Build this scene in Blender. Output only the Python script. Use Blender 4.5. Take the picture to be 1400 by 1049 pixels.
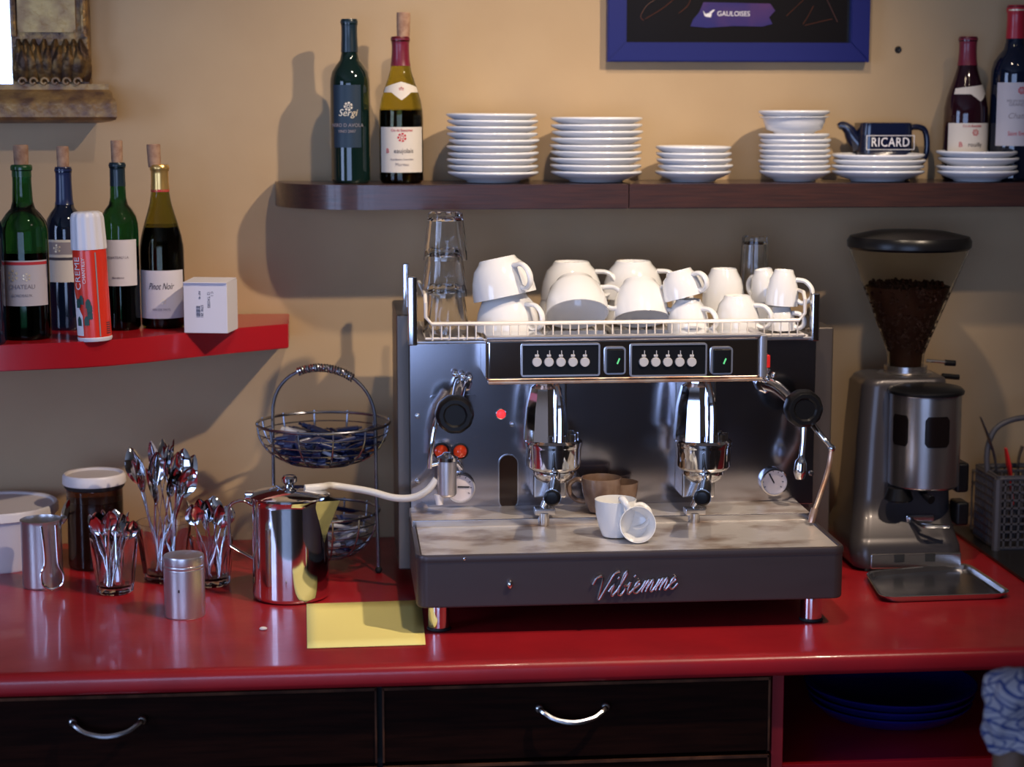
import bpy, bmesh, math, random
from mathutils import Matrix, Vector, Euler
random.seed(7)
PI = math.pi
for o in list(bpy.data.objects): bpy.data.objects.remove(o)
S = bpy.context.scene
COL = S.collection

# ------------------------------------------------------------------ camera
FPX = 2600.0
TH = math.atan(.092); PT = math.atan(384/2600.0)
CAM = Vector((0, -3.6, 1.73))
cd = bpy.data.cameras.new('camera'); co = bpy.data.objects.new('camera', cd); COL.objects.link(co)
cd.sensor_width = 36; cd.lens = FPX/1400*36; cd.clip_start = .05
co.location = CAM; co.rotation_euler = (PI/2-PT, 0, -TH)
cd.dof.use_dof = True; cd.dof.focus_distance = 3.12; cd.dof.aperture_fstop = 2.8
S.camera = co
RM = Euler((PI/2-PT, 0, -TH)).to_matrix()
def ray(x, y): return RM @ Vector(((x-700)/FPX, -(y-524.5)/FPX, -1))
def at(x, y, Y):
    d = ray(x, y); return CAM + d*((Y-CAM.y)/d.y)
def on(x, y, Z=.9):
    d = ray(x, y); return CAM + d*((Z-CAM.z)/d.z)

# ------------------------------------------------------------------ world, lights, exposure
W = bpy.data.worlds.new('world'); S.world = W; W.use_nodes = True
W.node_tree.nodes['Background'].inputs[0].default_value = (.35, .5, .8, 1)
W.node_tree.nodes['Background'].inputs[1].default_value = .3
def light(name, kind, loc, target, energy, color, **k):
    l = bpy.data.lights.new(name, kind); l.energy = energy; l.color = color
    for a, v in k.items(): setattr(l, a, v)
    o = bpy.data.objects.new(name, l); COL.objects.link(o); o.location = loc
    o.rotation_euler = (Vector(target)-Vector(loc)).to_track_quat('-Z', 'Y').to_euler()
    return o
SPOT = Vector((1.25, -1.62, 2.8)); SPOT2 = Vector((.42, -1.35, 2.95))
light('spot_bulb_light_2', 'SPOT', SPOT2, (.42, -.3, 1.4), 70, (1.0, .80, .60), spot_size=math.radians(72), spot_blend=1.0, shadow_soft_size=.035)
light('spot_bulb_light', 'SPOT', SPOT, (.36, -.35, 1.38), 172, (1.0, .80, .60), spot_size=math.radians(60), spot_blend=1.0, shadow_soft_size=.028)
light('window_daylight', 'AREA', (-1.2, -6.93, 1.48), (-1.2, 0, 1.48), 125, (.42, .58, 1.0), shape='RECTANGLE', size=3.25, size_y=2.0)
light('side_window_daylight', 'AREA', (-2.93, -2.7, 1.75), (0, -2.4, 1.5), 58, (.45, .60, 1.0), shape='RECTANGLE', size=1.5, size_y=1.5)
S.view_settings.view_transform = 'Standard'; S.view_settings.look = 'None'
S.view_settings.gamma = 1; S.view_settings.use_curve_mapping = False
S.view_settings.exposure = -0.12

# ------------------------------------------------------------------ materials
def mat(name, col, rough=.5, metal=0, trans=0, coat=0, ior=1.45, emit=None, es=0, col2=None, scale=20, mix=.5, bump=0, bscale=None, detail=4, stretch=None, spec=None, aniso=0, ramp=(.35, .65), rr=None):
    m = bpy.data.materials.new(name); m.use_nodes = True
    nt = m.node_tree; b = nt.nodes['Principled BSDF']; I = b.inputs
    I['Base Color'].default_value = (*col, 1); I['Roughness'].default_value = rough
    I['Metallic'].default_value = metal; I['Transmission Weight'].default_value = trans
    I['Coat Weight'].default_value = coat; I['Coat Roughness'].default_value = .08; I['IOR'].default_value = ior
    if spec is not None: I['Specular IOR Level'].default_value = spec
    if aniso: I['Anisotropic'].default_value = aniso
    if emit: I['Emission Color'].default_value = (*emit, 1); I['Emission Strength'].default_value = es
    if col2 or bump or rr:
        tc = nt.nodes.new('ShaderNodeTexCoord'); mp = nt.nodes.new('ShaderNodeMapping')
        nt.links.new(tc.outputs['Object'], mp.inputs[0])
        if stretch: mp.inputs['Scale'].default_value = stretch
    if col2 or rr:
        n = nt.nodes.new('ShaderNodeTexNoise'); n.inputs['Scale'].default_value = scale; n.inputs['Detail'].default_value = detail
        nt.links.new(mp.outputs[0], n.inputs['Vector'])
        r = nt.nodes.new('ShaderNodeMapRange'); r.inputs[1].default_value = ramp[0]; r.inputs[2].default_value = ramp[1]
        nt.links.new(n.outputs[0], r.inputs[0])
        if col2:
            x = nt.nodes.new('ShaderNodeMix'); x.data_type = 'RGBA'
            x.inputs[6].default_value = (*col, 1); x.inputs[7].default_value = (*col2, 1)
            nt.links.new(r.outputs[0], x.inputs[0]); nt.links.new(x.outputs[2], I['Base Color'])
        if rr:
            q = nt.nodes.new('ShaderNodeMapRange'); q.inputs[3].default_value = rr[0]; q.inputs[4].default_value = rr[1]
            nt.links.new(n.outputs[0], q.inputs[0]); nt.links.new(q.outputs[0], I['Roughness'])
    if bump:
        n2 = nt.nodes.new('ShaderNodeTexNoise'); n2.inputs['Scale'].default_value = bscale or scale; n2.inputs['Detail'].default_value = detail
        nt.links.new(mp.outputs[0], n2.inputs['Vector'])
        bp = nt.nodes.new('ShaderNodeBump'); bp.inputs['Strength'].default_value = bump; bp.inputs['Distance'].default_value = .01
        nt.links.new(n2.outputs[0], bp.inputs['Height']); nt.links.new(bp.outputs[0], I['Normal'])
    return m
M = {}
M['wall'] = mat('ochre_plaster', (.50, .355, .20), .62, col2=(.45, .31, .17), scale=3.0, bump=.12, bscale=14)
M['room'] = mat('room_paint', (.26, .16, .09), .8)
M['floor'] = mat('floor_boards', (.10, .06, .04), .45, col2=(.06, .035, .025), scale=5, stretch=(8, .6, 1))
M['ceil'] = mat('ceiling_paint', (.45, .40, .34), .8)
M['counter'] = mat('red_lacquer', (.37, .012, .018), .30, coat=.25, col2=(.30, .010, .016), scale=9, bump=.03, bscale=40, rr=(.24, .42))
M['redshelf'] = mat('red_shelf_lacquer', (.34, .007, .013), .28, coat=.3, bump=.02, bscale=30, col2=(.38, .008, .014), scale=6)
M['darkshelf'] = mat('dark_shelf_veneer', (.035, .017, .016), .32, coat=.3, col2=(.055, .022, .018), scale=14, stretch=(1, 6, 18), bump=.06)
M['drawer'] = mat('dark_drawer_wood', (.010, .004, .003), .5, col2=(.018, .006, .004), scale=10, stretch=(1, 4, 14), bump=.04, spec=.03)
M['edgewood'] = mat('worn_edge_wood', (.13, .05, .025), .6, col2=(.05, .02, .012), scale=25, spec=.1)
M['blackgap'] = mat('cabinet_black', (.01, .008, .008), .7)
M['reddark'] = mat('red_carcass', (.24, .008, .012), .5)
M['chrome'] = mat('chrome', (.78, .79, .82), .07, 1)
M['chrome2'] = mat('worn_chrome', (.62, .62, .64), .17, 1, rr=(.10, .28), scale=12)
M['steel'] = mat('brushed_steel', (.58, .56, .58), .30, .9)
M['panel'] = mat('polished_steel_panel', (.42, .41, .45), .14, 1, rr=(.11, .19), scale=6)
M['sidesteel'] = mat('side_panel_steel', (.15, .125, .11), .42, .8)
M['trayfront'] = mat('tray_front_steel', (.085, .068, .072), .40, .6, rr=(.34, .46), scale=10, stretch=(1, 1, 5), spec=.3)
M['grate'] = mat('stained_grate_steel', (.72, .67, .63), .36, .55, col2=(.27, .17, .11), scale=13, ramp=(.47, .70), bump=.12, bscale=60, stretch=(1, 1.4, 1), detail=6)
M['alu'] = mat('matt_aluminium', (.62, .59, .62), .33, .88)
M['wire'] = mat('dark_wire', (.30, .31, .36), .25, .95)
M['whitewire'] = mat('white_coated_wire', (.80, .74, .68), .35, .2)
M['black'] = mat('black_plastic', (.006, .006, .007), .3, spec=.35)
M['blackrub'] = mat('black_rubber', (.012, .012, .013), .6)
M['porc'] = mat('white_porcelain', (.80, .80, .80), .14, coat=.5)
M['plate'] = mat('plate_porcelain', (.78, .79, .82), .16, coat=.5)
M['oldcup'] = mat('coffee_stained_porcelain', (.22, .145, .105), .18, coat=.5, col2=(.11, .06, .04), scale=22)
M['glass'] = mat('clear_glass', (.96, .98, 1), .02, trans=1, ior=1.45)
M['greenglass'] = mat('green_bottle_glass', (.022, .15, .045), .04, trans=1, ior=1.35)
M['darkglass'] = mat('dark_bottle_glass', (.004, .014, .012), .05, coat=.4)
M['blueglass'] = mat('blue_black_bottle_glass', (.004, .008, .022), .05, coat=.4)
M['oliveglass'] = mat('olive_bottle_glass', (.50, .46, .07), .04, trans=1, ior=1.3)
M['olivedark'] = mat('dark_olive_bottle_glass', (.26, .26, .05), .04, trans=1, ior=1.3)
M['redglass'] = mat('wine_dark_glass', (.018, .004, .008), .05, coat=.4)
M['wine'] = mat('red_wine', (.006, .002, .005), .1)
M['cork'] = mat('cork', (.44, .27, .17), .8, col2=(.30, .16, .10), scale=90)
M['capmaroon'] = mat('maroon_capsule', (.16, .012, .03), .35, coat=.2)
M['capred'] = mat('red_capsule', (.42, .015, .03), .35, coat=.2)
M['capblue'] = mat('navy_capsule', (.010, .020, .075), .32, coat=.2)
M['capteal'] = mat('dark_teal_capsule', (.008, .022, .035), .32, coat=.2)
M['capgreen'] = mat('green_capsule', (.012, .07, .02), .3, coat=.3)
M['capgold'] = mat('gold_capsule', (.75, .48, .16), .28, .8)
M['label'] = mat('cream_label_paper', (.66, .60, .52), .7)
M['labelw'] = mat('white_label_paper', (.64, .60, .62), .7)
M['labelg'] = mat('grey_label_paper', (.50, .47, .50), .7)
M['labeldark'] = mat('dark_blue_label_paper', (.012, .030, .055), .45)
M['ink'] = mat('dark_ink', (.05, .04, .05), .6)
M['greyink'] = mat('grey_ink', (.28, .24, .25), .6)
M['redink'] = mat('red_ink', (.50, .03, .04), .6)
M['goldink'] = mat('pale_gold_ink', (.75, .62, .42), .35, .3)
M['whiteink'] = mat('white_ink', (.80, .78, .78), .5)
M['blueframe'] = mat('blue_frame_lacquer', (.004, .009, .125), .38, coat=.1)
M['poster'] = mat('poster_black', (.006, .005, .006), .25)
M['posterblue'] = mat('poster_blue_violet', (.012, .010, .13), .4, col2=(.075, .022, .12), scale=6, ramp=(.45, .6))
M['brownink'] = mat('poster_brown_line', (.10, .03, .015), .5)
M['gilt'] = mat('old_gilt', (.42, .25, .09), .45, .55, col2=(.15, .09, .06), scale=45, ramp=(.40, .60), bump=.5, bscale=60)
M['giltlight'] = mat('rubbed_gilt', (.42, .25, .09), .42, .4, col2=(.17, .095, .06), scale=34, ramp=(.35, .65), bump=.5, bscale=45)
M['giltpale'] = mat('pale_gilt_panel', (.58, .40, .16), .45, .35, col2=(.36, .22, .10), scale=30, ramp=(.35, .65), bump=.4, bscale=45)
M['mirror'] = mat('mirror_silver', (.95, .95, .95), .01, 1)
M['jug'] = mat('navy_jug_glaze', (.006, .010, .035), .15, coat=.5)
M['redlamp'] = mat('lit_red_lamp', (.8, .05, .04), .3, emit=(1, .03, .04), es=1.6)
M['orangelamp'] = mat('orange_lens', (.60, .045, .008), .15, coat=.6, emit=(1, .06, .01), es=.14)
M['redplastic'] = mat('red_plastic', (.62, .02, .02), .35)
M['greenled'] = mat('green_pilot', (.1, .5, .2), .3, emit=(.15, .8, .3), es=.5)
M['dial'] = mat('dial_face', (.62, .55, .55), .5)
M['button'] = mat('pale_metal_button', (.62, .60, .60), .35, .3)
M['dosewin'] = mat('dark_doser_window', (.006, .004, .004), .2, spec=.3)
M['sight'] = mat('sight_glass_amber', (.045, .020, .010), .12, coat=.3)
M['copper'] = mat('scorched_copper', (.62, .33, .20), .28, .8, col2=(.75, .60, .48), scale=30)
M['hose'] = mat('milky_hose', (.70, .66, .60), .35, coat=.3)
M['grindgrey'] = mat('grinder_grey_enamel', (.06, .054, .058), .34, .4, coat=.15)
M['grindsteel'] = mat('grinder_polished_aluminium', (.46, .43, .42), .22, .95)
M['hopper'] = mat('smoky_hopper_plastic', (.90, .85, .76), .03, trans=1, ior=1.06)
M['beans'] = mat('coffee_beans', (.035, .012, .006), .65, spec=.2)
M['coffee'] = mat('ground_coffee', (.05, .02, .012), .8)
M['tub'] = mat('white_tub_plastic', (.62, .58, .62), .4)
M['lidw'] = mat('white_lid_plastic', (.74, .69, .68), .4)
M['jarbrown'] = mat('jar_brown_contents', (.012, .005, .004), .35)
M['paper'] = mat('yellow_paper', (.92, .80, .27), .75)
M['card'] = mat('white_card', (.66, .64, .70), .6)
M['canred'] = mat('red_can_print', (.72, .035, .015), .3, coat=.3)
M['canwhite'] = mat('white_can_plastic', (.74, .72, .76), .35)
M['leafgreen'] = mat('dark_green_print', (.02, .07, .06), .5)
M['greyplastic'] = mat('grey_basket_plastic', (.075, .07, .078), .5)
M['drain'] = mat('drainer_dark_steel', (.10, .09, .085), .3, .9, rr=(.2, .4), scale=9)
M['bluedish'] = mat('deep_blue_glaze', (.004, .008, .12), .2, coat=.4)
M['packblue'] = mat('blue_sugar_wrapper', (.012, .022, .085), .3, coat=.2)
M['packwhite'] = mat('pale_sugar_wrapper', (.42, .45, .55), .4)
M['packorange'] = mat('orange_sugar_wrapper', (.55, .16, .03), .4)
M['chairwood'] = mat('brown_chair_wood', (.17, .10, .06), .5, col2=(.10, .055, .035), scale=12, stretch=(1, 1, .2))
M['whitechip'] = mat('white_crumb', (.75, .72, .70), .6)
def towelmat():
    m = mat('checked_towel_cloth', (.62, .60, .64), .85); nt = m.node_tree; b = nt.nodes['Principled BSDF']
    tc = nt.nodes.new('ShaderNodeTexCoord'); sx = nt.nodes.new('ShaderNodeSeparateXYZ'); nt.links.new(tc.outputs['UV'], sx.inputs[0])
    outs = []
    for a, n in ((0, 9), (1, 8)):
        mu = nt.nodes.new('ShaderNodeMath'); mu.operation = 'MULTIPLY'; mu.inputs[1].default_value = n
        fr = nt.nodes.new('ShaderNodeMath'); fr.operation = 'FRACT'; gt = nt.nodes.new('ShaderNodeMath'); gt.operation = 'LESS_THAN'; gt.inputs[1].default_value = .2
        nt.links.new(sx.outputs[a], mu.inputs[0]); nt.links.new(mu.outputs[0], fr.inputs[0]); nt.links.new(fr.outputs[0], gt.inputs[0]); outs.append(gt)
    ad = nt.nodes.new('ShaderNodeMath'); ad.operation = 'MAXIMUM'; nt.links.new(outs[0].outputs[0], ad.inputs[0]); nt.links.new(outs[1].outputs[0], ad.inputs[1])
    mx = nt.nodes.new('ShaderNodeMix'); mx.data_type = 'RGBA'; mx.inputs[6].default_value = (.62, .60, .66, 1); mx.inputs[7].default_value = (.06, .10, .34, 1)
    nt.links.new(ad.outputs[0], mx.inputs[0]); nt.links.new(mx.outputs[2], b.inputs['Base Color'])
    return m
M['towel'] = towelmat()

# ------------------------------------------------------------------ mesh helpers
I4 = Matrix.Identity(4)
RX = Matrix.Rotation(PI/2, 4, 'X')          # local z -> world -y
RY = Matrix.Rotation(PI/2, 4, 'Y')          # local z -> world +x
def T(v): return Matrix.Translation(Vector(v))
def nb(): return bmesh.new()
def lathe(bm, prof, seg=32, m=I4, sx=1, sy=1, a0=0, flutes=0, fd=0):
    rings = []
    for r, z in prof:
        if r < 1e-6: rings.append([bm.verts.new(m @ Vector((0, 0, z)))]); continue
        ring = []
        for i in range(seg):
            a = a0+2*PI*i/seg; rr_ = r*(1+(fd*math.cos(flutes*a) if flutes else 0))
            ring.append(bm.verts.new(m @ Vector((rr_*math.cos(a)*sx, rr_*math.sin(a)*sy, z))))
        rings.append(ring)
    for A, B in zip(rings, rings[1:]):
        for i in range(seg):
            j = (i+1) % seg
            if len(A) == 1 and len(B) == 1: break
            if len(A) == 1: bm.faces.new((A[0], B[j], B[i])) if True else 0
            elif len(B) == 1: bm.faces.new((A[i], A[j], B[0]))
            else: bm.faces.new((A[i], A[j], B[j], B[i]))
    return bm
def box(bm, x0, x1, y0, y1, z0, z1, bev=0, m=I4, seg=2):
    vs = [bm.verts.new(Vector((x, y, z))) for x in (x0, x1) for y in (y0, y1) for z in (z0, z1)]
    fs = [bm.faces.new([vs[i] for i in f]) for f in ((0, 1, 3, 2), (4, 6, 7, 5), (0, 4, 5, 1), (2, 3, 7, 6), (0, 2, 6, 4), (1, 5, 7, 3))]
    if bev:
        es = list({e for f in fs for e in f.edges})
        r = bmesh.ops.bevel(bm, geom=es, offset=bev, segments=seg, affect='EDGES', profile=.5)
        vs = list({v for f in r['faces'] for v in f.verts} | {v for v in vs if v.is_valid})
    if m is not I4:
        for v in vs: v.co = m @ v.co
    return bm
def catmull(pts, n=6, closed=False):
    P = [Vector(p) for p in pts]; out = []
    N = len(P)
    rng = range(N) if closed else range(N-1)
    for i in rng:
        if closed: a, b, c, d = P[i-1], P[i], P[(i+1) % N], P[(i+2) % N]
        else: a, b, c, d = P[max(i-1, 0)], P[i], P[i+1], P[min(i+2, N-1)]
        for k in range(n):
            t = k/n
            out.append(.5*((2*b)+(-a+c)*t+(2*a-5*b+4*c-d)*t*t+(-a+3*b-3*c+d)*t**3))
    if not closed: out.append(P[-1])
    return out
def tube(bm, pts, r, seg=8, closed=False, sm=0, flat=1.0, up=None):
    if sm: pts = catmull(pts, sm, closed)
    P = [Vector(p) for p in pts]; n = len(P)
    rad = r if isinstance(r, (list, tuple)) else [r]*n
    if len(rad) != n:
        rad = [rad[min(int(i*(len(rad)-1)/(n-1)), len(rad)-2)]*(1-((i*(len(rad)-1)/(n-1)) % 1 if i < n-1 else 1)) + rad[min(int(i*(len(rad)-1)/(n-1)), len(rad)-2)+1]*((i*(len(rad)-1)/(n-1)) % 1 if i < n-1 else 1) for i in range(n)]
    t0 = (P[1]-P[0]).normalized()
    nrm = Vector(up) if up else (Vector((0, 0, 1)) if abs(t0.z) < .9 else Vector((1, 0, 0)))
    nrm = (nrm-t0*nrm.dot(t0)).normalized()
    rings = []
    for i in range(n):
        if closed: t = (P[(i+1) % n]-P[i-1])
        else: t = P[min(i+1, n-1)]-P[max(i-1, 0)]
        if t.length < 1e-9: t = t0
        t = t.normalized(); nrm = (nrm-t*nrm.dot(t))
        nrm = nrm.normalized() if nrm.length > 1e-6 else t.orthogonal().normalized()
        b = t.cross(nrm)
        rings.append([bm.verts.new(P[i]+(nrm*math.cos(2*PI*k/seg)*flat+b*math.sin(2*PI*k/seg))*rad[i]) for k in range(seg)])
    for i in range(n if closed else n-1):
        A, B = rings[i], rings[(i+1) % n]
        for k in range(seg): bm.faces.new((A[k], A[(k+1) % seg], B[(k+1) % seg], B[k]))
    if not closed:
        bm.faces.new(rings[0][::-1]); bm.faces.new(rings[-1])
    return bm
def prism(bm, pts, z0, z1, m=I4, bev=0):
    A = [bm.verts.new(Vector((x, y, z0))) for x, y in pts]; B = [bm.verts.new(Vector((x, y, z1))) for x, y in pts]
    n = len(pts); f = [bm.faces.new(A[::-1]), bm.faces.new(B)]
    for i in range(n): f.append(bm.faces.new((A[i], A[(i+1) % n], B[(i+1) % n], B[i])))
    vs = A+B
    if bev:
        es = [e for e in f[1].edges]+[e for e in f[0].edges]
        r = bmesh.ops.bevel(bm, geom=es, offset=bev, segments=2, affect='EDGES')
        vs = list({v for q in r['faces'] for v in q.verts} | {v for v in vs if v.is_valid})
    for v in vs: v.co = m @ v.co
    return bm
def rrect(x0, x1, y0, y1, r, n=5):
    out = []
    for cx, cy, a in ((x1-r, y0+r, -PI/2), (x1-r, y1-r, 0), (x0+r, y1-r, PI/2), (x0+r, y0+r, PI)):
        for k in range(n+1):
            t = a+PI/2*k/n; out.append((cx+r*math.cos(t), cy+r*math.sin(t)))
    return out
def sphere(bm, c, r, seg=12, rings=8, sc=(1, 1, 1), m=I4):
    prof = [(r*math.sin(PI*i/rings), -r*math.cos(PI*i/rings)) for i in range(rings+1)]
    prof[0] = (0, -r); prof[-1] = (0, r)
    return lathe(bm, prof, seg, m @ T(c) @ Matrix.Diagonal((*sc, 1)))
def setp(o, label=None, cat=None, group=None, kind=None):
    if label: o['label'] = label
    if cat: o['category'] = cat
    if group: o['group'] = group
    if kind: o['kind'] = kind
    return o
def wloc(o):
    v = Vector((0, 0, 0))
    while o: v += o.location; o = o.parent
    return v
def obj(name, bm, m, parent=None, world=False, label=None, smooth=40, origin=None, kind=None, wn=True):
    if world and parent: bmesh.ops.translate(bm, verts=bm.verts, vec=-wloc(parent))
    if origin is not None: bmesh.ops.translate(bm, verts=bm.verts, vec=-Vector(origin))
    bmesh.ops.recalc_face_normals(bm, faces=bm.faces)
    me = bpy.data.meshes.new(name); bm.to_mesh(me); bm.free()
    me.materials.append(M[m] if isinstance(m, str) else m)
    if smooth:
        me.polygons.foreach_set('use_smooth', [True]*len(me.polygons)); me.set_sharp_from_angle(angle=math.radians(smooth))
    o = bpy.data.objects.new(name, me); COL.objects.link(o)
    if smooth and wn: w_ = o.modifiers.new('weighted_normals', 'WEIGHTED_NORMAL'); w_.keep_sharp = True
    if parent: o.parent = parent
    if origin is not None: o.location = origin
    setp(o, label=label, kind=kind)
    return o
def struct(name, bm, m, **k): return setp(obj(name, bm, m, **k), kind='structure')
def thing(name, label, cat, loc=(0, 0, 0), group=None, rot=None):
    o = bpy.data.objects.new(name, None); COL.objects.link(o); o.location = loc; o.empty_display_size = .02
    if rot: o.rotation_euler = rot
    return setp(o, label, cat, group)
def kids(o): return [c for c in bpy.data.objects if c.parent == o]
def dup(root, loc=None, rot=None, label=None, group=None):
    r = root.copy(); COL.objects.link(r)
    if loc is not None: r.location = loc
    if rot is not None: r.rotation_euler = rot
    if label: r['label'] = label
    if group: r['group'] = group
    for ch in kids(root):
        c = ch.copy(); COL.objects.link(c); c.parent = r
        for g in kids(ch):
            d = g.copy(); COL.objects.link(d); d.parent = c
    return r
def textverts(s, size, shear=0, ext=.0004, space=1.0):
    cu = bpy.data.curves.new('txt', 'FONT'); cu.body = s; cu.size = size; cu.shear = shear; cu.extrude = ext
    cu.align_x = 'CENTER'; cu.align_y = 'CENTER'; cu.space_character = space; cu.resolution_u = 3
    o = bpy.data.objects.new('txt', cu); COL.objects.link(o)
    bpy.context.view_layer.update()
    me = bpy.data.meshes.new_from_object(o.evaluated_get(bpy.context.evaluated_depsgraph_get()))
    V = [v.co.copy() for v in me.vertices]; Fs = [tuple(p.vertices) for p in me.polygons]
    bpy.data.objects.remove(o); bpy.data.curves.remove(cu); bpy.data.meshes.remove(me)
    return V, Fs
def text(bm, s, size, m=I4, shear=0, ext=.0004, space=1.0, width=None, fn=None):
    V, Fs = textverts(s, size, shear, ext, space)
    if width:
        w = max(v.x for v in V)-min(v.x for v in V); k = width/w
        for v in V: v.x *= k
    vs = [bm.verts.new(fn(v) if fn else m @ v) for v in V]
    for f in Fs:
        try: bm.faces.new([vs[i] for i in f])
        except ValueError: pass
    return bm
ORD = ['top', 'second from the top', 'third from the top', 'fourth from the top', 'fifth from the top', 'sixth from the top', 'seventh from the top', 'eighth from the top', 'ninth from the top', 'tenth from the top', 'eleventh from the top']

# ------------------------------------------------------------------ the room
RX0, RX1, RY0, RH = -3.0, 4.2, -7.0, 3.1
struct('floor', box(nb(), RX0, RX1, RY0, .1, -.06, 0), 'floor', smooth=0)
struct('ceiling', box(nb(), RX0, RX1, RY0, .1, RH, RH+.06), 'ceil', smooth=0)
struct('wall_back', box(nb(), RX0, RX1, 0, .1, 0, RH), 'wall', smooth=0)
struct('wall_right', box(nb(), RX1, RX1+.1, RY0, .1, 0, RH), 'room', smooth=0)
def holewall(name, axis, c0, c1, lo, hi, a0, a1, z0, z1, m):
    bm = nb()
    for (p, q, r, s) in ((lo, a0, 0, RH), (a1, hi, 0, RH), (a0, a1, 0, z0), (a0, a1, z1, RH)):
        if axis == 'x': box(bm, p, q, c0, c1, r, s)
        else: box(bm, c0, c1, p, q, r, s)
    return struct(name, bm, m, smooth=0)
holewall('wall_front', 'x', RY0-.1, RY0, RX0, RX1, -2.85, .45, .45, 2.5, 'room')
holewall('wall_left', 'y', RX0-.1, RX0, RY0, .1, -3.45, -1.95, 1.0, 2.5, 'room')
def window(name, axis, c, a0, a1, z0, z1):
    bm = nb(); w = .03
    nm_ = 4 if a1-a0 > 2 else 2
    bars = [(a0+(a1-a0)*k/nm_-w, a0+(a1-a0)*k/nm_+w, z0, z1) for k in range(1, nm_)]+[(a0, a0+.06, z0, z1), (a1-.06, a1, z0, z1), (a0, a1, z0, z0+.06), (a0, a1, z1-.06, z1), (a0, a1, (z0*.35+z1*.65)-w/2, (z0*.35+z1*.65)+w/2)]
    for p, q, r, s in bars:
        if axis == 'x': box(bm, p, q, c, c+.05, r, s)
        else: box(bm, c, c+.05, p, q, r, s)
    return struct(name, bm, 'lidw', smooth=0)
window('window_1', 'x', RY0+.09, -2.85, .45, .45, 2.5)
window('window_2', 'y', RX0+.09, -3.45, -1.95, 1.0, 2.5)

# spotlight that lights the machine, just above the frame
for SPT, TG, lab_ in ((SPOT, (.42, -.25, 1.42), 'small black ceiling spotlight high to the right of the espresso machine'), (SPOT2, (.40, -.2, 1.5), 'small black ceiling spotlight straight above the front of the espresso machine')):
  sp = thing('ceiling_spotlight', lab_, 'spotlight', (SPT.x, SPT.y, RH), 'ceiling spotlights')
  d = (Vector(TG)-SPT).normalized()
  q = T(SPT-d*.05) @ d.to_track_quat('Z', 'Y').to_matrix().to_4x4()
  obj('housing', lathe(nb(), [(0, -.09), (.045, -.09), (.06, -.02), (.066, .02), (.062, .02), (.05, -.02), (0, -.03)], 24, q), 'black', sp, world=True)
  obj('stem', tube(nb(), [(SPT.x, SPT.y, RH), (SPT.x, SPT.y, SPT.z+.12), tuple(SPT-d*.12)], .009, 10), 'black', sp, world=True)
  obj('ceiling_plate', lathe(nb(), [(0, -.03), (.05, -.03), (.05, 0), (0, 0)], 24), 'black', sp)

# ------------------------------------------------------------------ counter and cabinets
CF = -.856
bm = nb()
prof = [(CF+.012, .865), (CF+.003, .868), (CF, .875), (CF, .889), (CF+.003, .896), (CF+.010, .8995), (CF+.022, .90), (-.002, .90), (-.002, .865)]
mm = Matrix(((0, 0, 1, 0), (1, 0, 0, 0), (0, 1, 0, 0), (0, 0, 0, 1)))
prism(bm, prof, -1.6, 2.6, m=mm)
wt = obj('worktop', bm, 'counter', smooth=50); setp(wt, 'long red lacquered bar worktop under the espresso machine', 'worktop')
DY = -.80
def drawer_cabinet():
    c = thing('drawer_cabinet', 'dark wooden drawer cabinet under the red worktop, left of the open compartment', 'cabinet', (.0, -.4, 0))
    xs = [(-1.55, -1.03), (-1.02, at(515, 990, -.82).x), (at(523, 990, -.82).x, at(1052, 990, -.82).x)]
    xs[1] = (xs[2][0]-.012-(xs[2][1]-xs[2][0]), at(515, 990, -.82).x); xs[0] = (xs[1][0]-.6, xs[1][0]-.012)
    x1 = xs[2][1]
    obj('carcass', box(nb(), xs[0][0]-.02, x1+.004, -.795, -.02, .08, .864), 'blackgap', c, world=True, smooth=0)
    obj('plinth', box(nb(), xs[0][0], x1, -.74, -.03, 0, .08), 'blackgap', c, world=True, smooth=0)
    ztop = .856
    rows = [(ztop-.118, ztop), (ztop-.118-.006-.20, ztop-.118-.006), (.10, ztop-.118-.012-.20)]
    for ri, (z0, z1) in enumerate(rows):
        for xi, (a, b) in enumerate(xs):
            dr = obj('drawer', box(nb(), a, b, -.82, -.797, z0, z1, .0015), 'drawer', c, world=True, smooth=30)
            e = nb()
            box(e, a, b, -.8225, -.8195, z1-.0045, z1+.0004, .0005); box(e, b-.0028, b+.0003, -.8225, -.8195, z0, z1, .0005); box(e, a-.0003, a+.0028, -.8225, -.8195, z0, z1, .0005)
            obj('worn_edge', e, 'edgewood', dr, world=True)
            cx = (a+b)/2 if xi != 1 else at(148, 990, -.82).x
            if ri == 0 and xi == 2: cx = at(782, 975, -.82).x
            cz = (z0+z1)/2+.012
            h = nb(); pts = [(cx-.050, -.822, cz+.008), (cx-.048, -.836, cz+.008), (cx-.03, -.846, cz-.002), (cx, -.850, cz-.007), (cx+.03, -.846, cz-.002), (cx+.048, -.836, cz+.008), (cx+.050, -.822, cz+.008)]
            tube(h, pts, [.005, .0045, .004, .0045, .004, .0045, .005], 8, sm=5)
            for s in (-1, 1): sphere(h, (cx+s*.051, -.826, cz+.009), .008, 10, 6)
            obj('handle', h, 'chrome2', dr, world=True)
    return x1
xdiv = drawer_cabinet()
oc = thing('open_cabinet', 'red carcass of the open compartment below the right end of the worktop', 'cabinet', (xdiv+.5, -.4, 0))
xr = xdiv+1.25; zs = at(1230, 1041, -.80).z
obj('side_panel', box(nb(), xdiv+.005, xdiv+.023, -.815, -.02, 0, .864, .001), 'reddark', oc, world=True, smooth=0)
obj('side_panel', box(nb(), xr, xr+.018, -.815, -.02, 0, .864, .001), 'reddark', oc, world=True, smooth=0)
obj('shelf', box(nb(), xdiv+.023, xr, -.80, -.04, zs-.018, zs, .001), 'redshelf', oc, world=True, smooth=0)
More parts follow.
